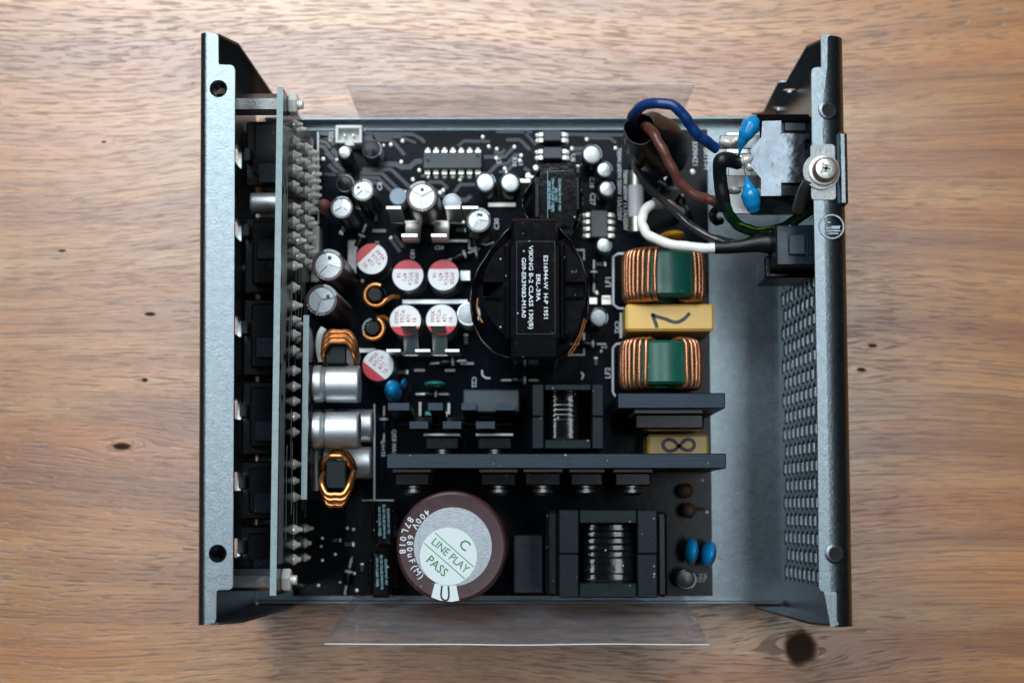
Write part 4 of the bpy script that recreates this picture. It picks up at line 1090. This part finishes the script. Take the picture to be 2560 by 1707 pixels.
w = M(); w.text("CM6901T6", a[0] + 11, a[1] + 3.2, 14.05, 1.1, 180); w.text("1945A2K", a[0] + 11, a[1] + 1.7, 14.05, 1.1, 180)
obj('lettering', w, 'dull_brown', ic)
obj('notch', M().flat(circ(a[0] + 1.6, a[1] + 2.4, .6, 14), 14.05).flat(circ(b[0] - 1.3, b[1] - 1.1, .6, 14), 14.05), 'black_plastic', ic)
dip(1358, 1404, 325, 353, 14, 2, 'small four-leg optocoupler at the board edge, upper of two', False)
dip(1357, 1406, 367, 397, 14, 2, 'small four-leg optocoupler below its twin at the board edge', False)
dip(1476, 1520, 525, 594, 14, 4, 'dark eight-leg chip between auxiliary transformer and fuse', False)
# fan socket
a, b = at(838, 358, 18), at(905, 313, 18)
fs = M(); fs.box(a[0], b[0], a[1], b[1], ZB, 14.5, .1); fs.box(a[0], b[0], b[1] - 1.0, b[1], 11, 18, .2); fs.box(a[0], a[0] + .9, a[1], b[1] - 1, 11, 18, .2); fs.box(b[0] - .9, b[0], a[1], b[1] - 1, 11, 18, .2)
fs.box(a[0] + .9, a[0] + 2.6, a[1], a[1] + .9, 11, 18, .2); fs.box(b[0] - 2.6, b[0] - .9, a[1], a[1] + .9, 11, 18, .2)
f_s = obj('fan_socket', fs, 'white_plastic', psu, label='white two-pin fan socket in the upper left corner of the board')
for k in (.34, .66): obj('pin', M().box(a[0] + (b[0] - a[0]) * k - .32, a[0] + (b[0] - a[0]) * k + .32, (a[1] + b[1]) / 2 - .32, (a[1] + b[1]) / 2 + .32, 10, 17, .1), 'tin', f_s)
# fuse
a, b = at(1572, 540, 20), at(1611, 461, 20); fx = (a[0] + b[0]) / 2; fr = (b[0] - a[0]) / 2
fu = obj('fuse', M().lathe([(0, 0), (fr, 0), (fr, b[1] - a[1]), (0, b[1] - a[1])], 24, frame((fx, a[1], 20 - fr), (0, 1, 0))), 'ceramic', psu, label='white ceramic fuse lying beside the board lettering')
obj('end_cap', M().lathe([(0, 0), (fr * .96, 0), (fr * .96, 4.4), (0, 4.4)], 24, frame((fx, b[1] + .02, 20 - fr), (0, 1, 0))), 'tin', fu)
obj('end_cap', M().lathe([(0, 0), (fr * .96, 0), (fr * .96, 4.4), (0, 4.4)], 24, frame((fx, a[1] - 4.42, 20 - fr), (0, 1, 0))), 'tin', fu)
# drum chokes with one visible copper turn
for i, (u, v, a0, a1_) in enumerate(((938, 737, 60, 330), (931, 820, -150, 70))):
    x, y = at(u, v, 24)
    t = group_part('drum_choke', psu, (x, y, ZB), label='little black rod choke with a copper turn, %s of two' % ('upper', 'lower')[i])
    obj('rod_core', M().lathe([(2.0, 0), (2.0, 15.2), (1.8, 15.6), (0, 15.6)], 24), 'ferrite', t)
    hx_ = [(3.1 * math.cos(rad(a0 + (a1_ - a0) * k / 24 + 360 * r_)), 3.1 * math.sin(rad(a0 + (a1_ - a0) * k / 24 + 360 * r_)), 14.0 - k * .03) for r_ in range(1) for k in range(25)]
    e = hx_[-1]; hx_ += [(e[0] + 2.0, e[1] + (1.2 if i == 0 else .6), 12.5), (e[0] + 3.6, e[1] + (1.6 if i == 0 else -.6), 9)]
    obj('copper_turn', M().tube(hx_, .68, 8), 'orange_copper', t, smooth=60)
    low = [(3.0 * math.cos(k * .5), 3.0 * math.sin(k * .5), 2 + k * .19) for k in range(60)]
    obj('copper_coil', M().tube(low, .6, 6), 'tape', t, smooth=60)
# discs, blobs
def blob(name, u, v, z, su, sv, sz, mat, label, rot=0, pinch=0.0):
    x, y = at(u, v, z); prof = [(max(.02, math.sin(math.pi * k / 12)) , -math.cos(math.pi * k / 12)) for k in range(13)]
    g = M().lathe(prof, 24)
    vs = []
    for p in g.v:
        k = 1.0
        if pinch and p.y * math.copysign(1, pinch) > -.2: k = 1 - abs(pinch) * max(0, (p.y * math.copysign(1, pinch) + .2) / 1.2) ** 1.3
        vs.append(Vector((p.x * su * mmpx(z) * k, p.y * sv * mmpx(z), p.z * sz * (1 if not pinch else (.4 + .6 * k)))))
    g.v = vs
    return obj(name, g, mat, psu, (x, y, z), (0, 0, rad(rot)), label=label, smooth=70)
blob('disc_capacitor', 983, 978, 20, 22, 29, 9, 'blue_epoxy', 'bright blue disc capacitor above the black comb heatsink', 6)
blob('disc_capacitor', 1010, 960, 18, 7, 14, 6, 'blue_epoxy', 'narrow blue lobe beside the bright blue disc', -10)
blob('disc_capacitor', 1729, 1378, 22, 15.5, 34, 9, 'blue_epoxy', 'blue disc capacitor right of the boost inductor, left of two', -5)
blob('disc_capacitor', 1771, 1385, 22, 17.5, 35, 9, 'blue_epoxy', 'blue disc capacitor right of the boost inductor, right of two', -12)
blob('disc_capacitor', 1087, 960, 16, 27, 8, 5, 'teal', 'teal disc behind the black comb heatsink', 0)
blob('disc_capacitor', 1676, 594, 26, 36, 15, 8, 'yellow_epoxy', 'amber disc capacitor half under the white wire', 8)
blob('thermistor', 1722, 1275, 18, 17, 20, 6, 'dull_brown', 'brown disc thermistor right of the boost inductor, lower of two', 0)
blob('thermistor', 1714, 1226, 16, 19, 19, 6, 'dull_brown', 'brown disc thermistor right of the boost inductor, upper of two', 0)
obj('lead', M().tube([P3(1735, 1274, 22), P3(1760, 1271, 18)], .5, 6), 'dull_steel', psu)
def puck(name, u, v, rpx, zt, mat, label, h=2.5):
    x, y = at(u, v, zt); r = rpx * mmpx(zt)
    return obj(name, M().lathe([(r * .9, ZB - zt), (r, -h), (r, -.4), (r * .93, 0), (0, 0.02)], 28), mat, psu, (x, y, zt), label=label)
puck('drum_inductor', 995, 491, 22, 21, 'grey_disc', 'flat blue-grey drum inductor between the vented capacitors', 6)
blob('thermistor', 812, 517, 26, 17.5, 18.5, 5, 'brown_disc', 'pinkish brown disc beside the solder cones', 20)
obj('lead', M().tube([P3(808, 525, 24), P3(818, 540, 18), P3(824, 552, 11)], .5, 6), 'dull_steel', psu)
# dull blocks seen deep in the board
def block(name, u0, u1, v0, v1, zt, mat, label, c=.4):
    a, b = at(u0, v1, zt), at(u1, v0, zt); return obj(name, M().box(a[0], b[0], a[1], b[1], ZB, zt, c), mat, psu, label=label)
block('relay', 1157, 1299, 973, 1031, 27, 'slate_plastic', 'slate grey relay block behind the black comb heatsink')
block('relay', 1283, 1358, 1335, 1483, 22, 'blue_black_plastic', 'dark navy relay block between big capacitor and boost inductor')
block('transistor', 905, 935, 335, 376, 15, 'slate_plastic', 'small grey transistor beside the white fan socket')
for k, (u0, u1, v0, v1) in enumerate(((1046, 1054, 1004, 1040), (1118, 1126, 1006, 1036), (1108, 1118, 1028, 1042), (1063, 1078, 1028, 1038))):
    block('surface_resistor', u0, u1, v0, v1, ZB + 2, ('dull_steel', 'dull_steel', 'tin', 'teal')[k], None, .1)
for (u0, u1, v0, v1) in ((931, 965, 573, 581), (1150, 1185, 905, 912), (1035, 1062, 922, 929), (1112, 1138, 922, 929)):
    block('surface_resistor', u0, u1, v0, v1, ZB + 1.2, 'pad_grey', None, .1)

# ------------------------------------------------------------------ mains inlet, switch and wires
ZI = 68.0
def pq(u, v, z=ZI): return at(u, v, z)
def zi(a, b): return (1780 + a / 3.733, 60 + b / 3.733)
out = [zi(470, 908), zi(645, 903), zi(648, 1022), zi(912, 1028), zi(912, 1075), zi(880, 1075), zi(868, 1085), zi(868, 1165), zi(880, 1175), zi(912, 1175), zi(912, 1335), zi(870, 1345), zi(868, 1480), zi(645, 1482), zi(645, 1605), zi(458, 1605), zi(458, 1442), zi(366, 1335), zi(366, 1165), zi(462, 1055)]
sh = M().plate([pq(u, v) for u, v in out], (), ZI - .6, ZI)
x0i, x1i = pq(1903, 400)[0], pq(2027, 400)[0]; yi1, yi0 = pq(1950, 303)[1], pq(1950, 489)[1]
sh.add([(x0i - .3, yi1 + .0, ZI - .02), (x1i, yi1, ZI - .02), (x1i, yi1 + 2.2, ZI - 1.6), (x0i - .8, yi1 + 2.2, ZI - 1.6), (x0i - .8, yi1 + 2.2, ZI - 22), (x1i, yi1 + 2.2, ZI - 22)], [(0, 1, 2, 3), (3, 2, 5, 4)])
sh.add([(x0i - .3, yi0, ZI - .02), (x1i, yi0, ZI - .02), (x1i, yi0 - .4, ZI - 2.0), (x0i - .3, yi0 - .4, ZI - 2.0), (x0i, yi0 - 1.0, ZI - 24), (x1i, yi0 - 1.0, ZI - 24)], [(0, 1, 2, 3), (3, 2, 5, 4)])
inlet = obj('mains_inlet', M().box(x0i, XR(40) - 1.0, yi0 - .4, yi1 + 1.6, ZI - 24, ZI - 1.5, .5), 'black_plastic', psu, label='shielded mains inlet at the top of the rear panel')
obj('metal_shield', sh, 'shield_steel', inlet, smooth=20)
obj('front_flange', M().box(XR(40) - 3.0, XR(40) - 1.05, yi0 - 3, yi1 + 3.5, ZI - 27, ZI + 3, .4), 'black_plastic', inlet)
obj('plastic_tongue', M().box(*[pq(1956, 0)[0], pq(2012, 0)[0]], pq(0, 331)[1], pq(0, 306)[1], ZI - 3, ZI - .9, .3), 'blue_black_plastic', inlet)
def blade(u0, u1, v0, v1, z, mat='dull_steel', th=.8):
    a, b = at(u0, v1, z), at(u1, v0, z); return obj('terminal_blade', M().box(a[0], b[0], a[1], b[1], z - th, z, .2), mat, inlet)
blade(1800, 1912, 338, 372, 60); blade(1845, 1908, 388, 420, 66, 'solder', 1.5); blade(1810, 1912, 438, 470, 58)
blade(1822, 1882, 420, 535, 46, 'matte_aluminium'); blade(1815, 1870, 330, 385, 44, 'matte_aluminium')
def lump(u, v, z, su, sv, sz, rot=0):
    o = blob('solder_lump', u, v, z, su, sv, sz, 'solder', None, rot)
    o.parent = inlet; return o
lump(1818, 358, 63, 22, 11, 2.2, -10); lump(1840, 352, 63, 14, 9, 1.8, 30); lump(1866, 400, 67, 20, 14, 2.0, 20); lump(1872, 418, 66, 14, 10, 2.0, -40); lump(1834, 476, 60, 20, 10, 2.4, -6)
# blue safety capacitors
def drop(path, radii, label, zs):
    c_ = catmull([P3(u, v, z) for (u, v), z in zip(path, zs)], 6); n = len(c_); rr = []
    for i in range(n):
        f = i / (n - 1) * (len(radii) - 1); k = min(int(f), len(radii) - 2); t_ = f - k; t_ = t_ * t_ * (3 - 2 * t_); rr.append((radii[k] * (1 - t_) + radii[k + 1] * t_) * mmpx(66))
    return obj('safety_capacitor', M().tube(c_, rr, 18), 'blue_epoxy', psu, label=label, smooth=70)
drop([(1849, 384), (1851, 372), (1857, 352), (1867, 332), (1877, 315), (1885, 302), (1889, 295)], [2, 5, 13, 20, 24, 17, 2], 'blue drop-shaped safety capacitor at the upper inlet terminal', (69, 70, 71, 72, 72, 72, 71.5))
drop([(1866, 440), (1868, 452), (1871, 468), (1876, 486), (1880, 504), (1884, 522), (1886, 536)], [2, 6, 14, 24, 22, 17, 2], 'blue drop-shaped safety capacitor at the lower inlet terminal', (68, 69, 69.5, 69.5, 69, 68, 67))
obj('lead', M().tube([P3(1849, 383, 69), P3(1846, 395, 67.5)], .35, 6), 'tin', psu); obj('lead', M().tube([P3(1866, 441, 68), P3(1862, 424, 67)], .35, 6), 'tin', psu)
# rocker switch
ZS = 66.0
a, b = at(1941, 664, ZS), at(2036, 562, ZS)
sw = obj('rocker_switch', M().box(a[0], XR(20) - 1, a[1], b[1], ZS - 14, ZS, .4).box(a[0] - .6, XR(20) - 1.2, a[1] - 1.2, b[1] + .5, ZS - 22, ZS - 10, .4), 'blue_black_plastic', psu, label='dark rocker switch block on the rear panel below the inlet')
a, b = at(1972, 637, ZS + .8), at(2013, 586, ZS + .8)
obj('snap_tab', M().box(a[0], b[0], a[1], b[1], ZS - .1, ZS + .9, .3), 'slate_plastic', sw)
for k in range(4): obj('rib', M().box(b[0] + .6 + k * .8, b[0] + 1.0 + k * .8, a[1], b[1], ZS - .1, ZS + .5, .1), 'blue_black_plastic', sw)
obj('skirt', M().box(at(1912, 690, 56)[0], XR(20) - 1.3, at(1912, 694, 56)[1], at(1912, 640, 56)[1], 38, 56, .4), 'black_plastic', sw)
# wires
def wire(name, path, rpx, mat, label, sub=8, n=14):
    r = rpx * mmpx(60); cl = catmull([P3(*p) for p in path], sub); ph = random.uniform(0, 6)
    rr = [r * (1 + .025 * math.sin(i * .9 + ph) + .02 * math.sin(i * 2.3 + ph)) for i in range(len(cl))]
    cl = [p + Vector((.10 * math.sin(i * .7 + ph), .10 * math.sin(i * .5 + 2 * ph), .1 * math.sin(i * .8))) for i, p in enumerate(cl)]
    return obj(name, M().tube(cl, rr, n), mat, psu, label=label, smooth=70)
wire('blue_wire', [(1590, 352, 34), (1583, 322, 48), (1582, 292, 62), (1602, 268, 68), (1640, 258, 71), (1682, 265, 72), (1712, 292, 71), (1734, 326, 69), (1760, 350, 67), (1792, 371, 64)], 13.5, 'wire_blue', 'thick blue wire arching from the black sleeve to the inlet')
wire('brown_wire', [(1612, 352, 36), (1612, 325, 52), (1618, 318, 60), (1634, 335, 64), (1655, 372, 65), (1680, 422, 64), (1704, 462, 62), (1738, 488, 61), (1775, 500, 60), (1800, 506, 60)], 13, 'wire_brown', 'thick brown wire running from the black sleeve to the lower inlet terminal')
wire('black_wire', [(1580, 380, 26), (1586, 408, 34), (1604, 446, 42), (1640, 487, 48), (1690, 533, 53), (1740, 575, 56), (1790, 598, 58), (1830, 612, 58)], 10.5, 'wire_black', 'thin black wire curving to the switch')
wire('white_wire', [(1700, 530, 16), (1668, 512, 34), (1632, 511, 44), (1608, 535, 49), (1606, 563, 51), (1622, 588, 53), (1660, 606, 55), (1710, 616, 57), (1760, 620, 58), (1796, 621, 58)], 13, 'wire_white', 'white wire looping to the switch sleeve')
ew = wire('earth_wire', [(1808, 500, 66), (1820, 530, 64), (1838, 556, 61), (1868, 574, 58), (1905, 580, 55), (1950, 572, 53), (1995, 546, 52), (2040, 515, 52)], 14, 'wire_green', 'dark green earth wire curving under the inlet')
es = wire('yellow_stripe', [(1850, 559, 62.0), (1878, 570, 60), (1905, 572, 57), (1935, 566, 55)], 2.0, 'wire_yellow', None)
es.parent = ew
# heat-shrink sleeves
def sleeve(path, radii, label, flat=1.0):
    c_ = catmull([P3(*p) for p in path], 6); n = len(c_); rr = []
    for i in range(n):
        f = i / (n - 1) * (len(radii) - 1); k = min(int(f), len(radii) - 2); rr.append((radii[k] + (radii[k + 1] - radii[k]) * (f - k)) * mmpx(64))
    return obj('heat_shrink_sleeve', M().tube(c_, rr, 16), 'shrink', psu, label=label, smooth=60)
sleeve([(1845, 408, 66), (1822, 400, 69), (1804, 402, 70), (1799, 420, 69), (1801, 455, 67), (1806, 490, 66), (1810, 524, 64)], [17, 20, 20, 17.5, 17.5, 18.5, 19], 'upright black heat-shrink sleeve with a bent top beside the inlet')
sleeve([(1786, 619, 58), (1820, 618, 58), (1860, 614, 58), (1895, 608, 58), (1920, 608, 58), (1938, 610, 58)], [16.5, 17, 18.5, 24, 27, 25], 'black heat-shrink sleeve between white wire and switch')
sleeve([(1788, 597, 57), (1820, 605, 57), (1862, 612, 56)], [12, 11, 8], 'thin black heat-shrink sleeve on the black wire')
obj('cable_tie', M().tube(catmull([P3(1812, 514, 65), P3(1792, 522, 64), P3(1781, 538, 61), P3(1790, 554, 58), P3(1802, 552, 56)], 6), 1.1, 8), 'black_plastic', psu, label='little black cable tie curl below the upright sleeve')
# ferrite ring in a loose black sleeve that the mains wires pass through
def ferrite_sleeve():
    p0, p1 = Vector(P3(1599, 322, 58)), Vector(P3(1672, 392, 20))
    ax = (p1 - p0); L = ax.length; T = frame(p0, ax, (1, 0, 0)); k = mmpx(50)
    pr = [(40 * k, 0), (44 * k, 2), (49 * k, 5), (60 * k, 9), (70 * k, 14), (74 * k, 20), (72 * k, 28), (66 * k, L - 6), (48 * k, L - 1), (30 * k, L)]
    inn = [(30 * k, L - 1), (36 * k, L * .5), (37 * k, 3), (38.5 * k, 0), (40 * k, 0)]
    g = M(); g.lathe(inn + pr[1:], 36, T, cap=False)
    g.v = [p + Vector((.25 * math.sin(p.y * 1.1 + p.z * .5), .25 * math.sin(p.x * .9), 0)) for p in g.v]
    obj('ferrite_sleeve', g, 'shrink', psu, label='wide black sleeved ferrite ring with blue and brown wires passing through', smooth=70)
ferrite_sleeve()
obj('lead', M().tube(catmull([P3(1690, 505, 12), P3(1705, 488, 16), P3(1712, 510, 14), P3(1722, 530, 14), P3(1728, 545, 10)], 6), .6, 8), 'steel', psu)

# ------------------------------------------------------------------ small lying diodes, resistors and chip parts between the larger ones
def axial(u, v, z, L, r, ang, body, band, label=None):
    x, y = at(u, v, z); T = frame((-L / 2, 0, 0), (1, 0, 0))
    o = obj('diode', M().lathe([(0, 0), (r * .9, 0), (r, .25), (r, L - .25), (r * .9, L), (0, L)], 16, T), body, psu, (x, y, z), (0, 0, rad(ang)), label=label)
    obj('cathode_band', M().lathe([(r * 1.02, L * .72), (r * 1.02, L * .86)], 16, T, cap=False), band, o)
    obj('lead', M().tube([(-L / 2 - 3, 0, ZB - z), (-L / 2 - 2.6, 0, -.3), (-L / 2 - 1.8, 0, 0), (L / 2 + 1.8, 0, 0), (L / 2 + 2.6, 0, -.3), (L / 2 + 3, 0, ZB - z)], .35, 6), 'solder', o)
for (u, v, L, r, a) in ((1150, 640, 5, 1.3, 20), (900, 600, 4.5, 1.2, 70), (960, 1060, 5, 1.3, 90), (1080, 985, 4, 1.0, 0), (1185, 600, 4, 1.1, 100), (905, 1090, 5, 1.3, 85), (1470, 860, 5, 1.2, 0),
                        (1485, 690, 4, 1.1, 90), (1120, 905, 5, 1.3, 5), (1690, 1130, 5, 1.3, 0), (870, 1440, 5, 1.3, 80), (1650, 470, 5, 1.4, 60), (1300, 950, 5, 1.2, 0)):
    axial(u, v, 12.2, L, r, a, 'black_plastic', 'sleeve_stripe')
for (u, v, w_, h_, a) in ((1010, 560, 2.0, 1.2, 0), (940, 545, 1.6, 1.0, 90), (1150, 575, 2.0, 1.2, 0), (1165, 850, 2.0, 1.2, 90), (1500, 660, 2.0, 1.2, 0), (1490, 905, 1.6, 1.0, 90), (890, 520, 1.6, 1.0, 0), (1330, 455, 2.0, 1.2, 90),
                          (1255, 430, 1.6, 1.0, 0), (1445, 425, 1.6, 1.0, 90), (1060, 440, 1.6, 1.0, 0), (1440, 560, 2.0, 1.2, 90), (870, 1360, 2.0, 1.2, 0), (905, 1420, 1.6, 1.0, 90), (840, 1350, 1.6, 1.0, 0), (1005, 930, 2.0, 1.2, 0), (1480, 560, 1.2, .8, 0)):
    x, y = at(u, v, ZB + .8)
    o = obj('chip_part', M().box(-w_ * .6, w_ * .6, -h_ / 2, h_ / 2, 0, .8, .1), 'chip_grey', board, (x, y, ZB + .02), (0, 0, rad(a)))
    obj('end_cap', M().box(w_ * .6, w_ * .95, -h_ * .55, h_ * .55, 0, .86, .1), 'solder', o)
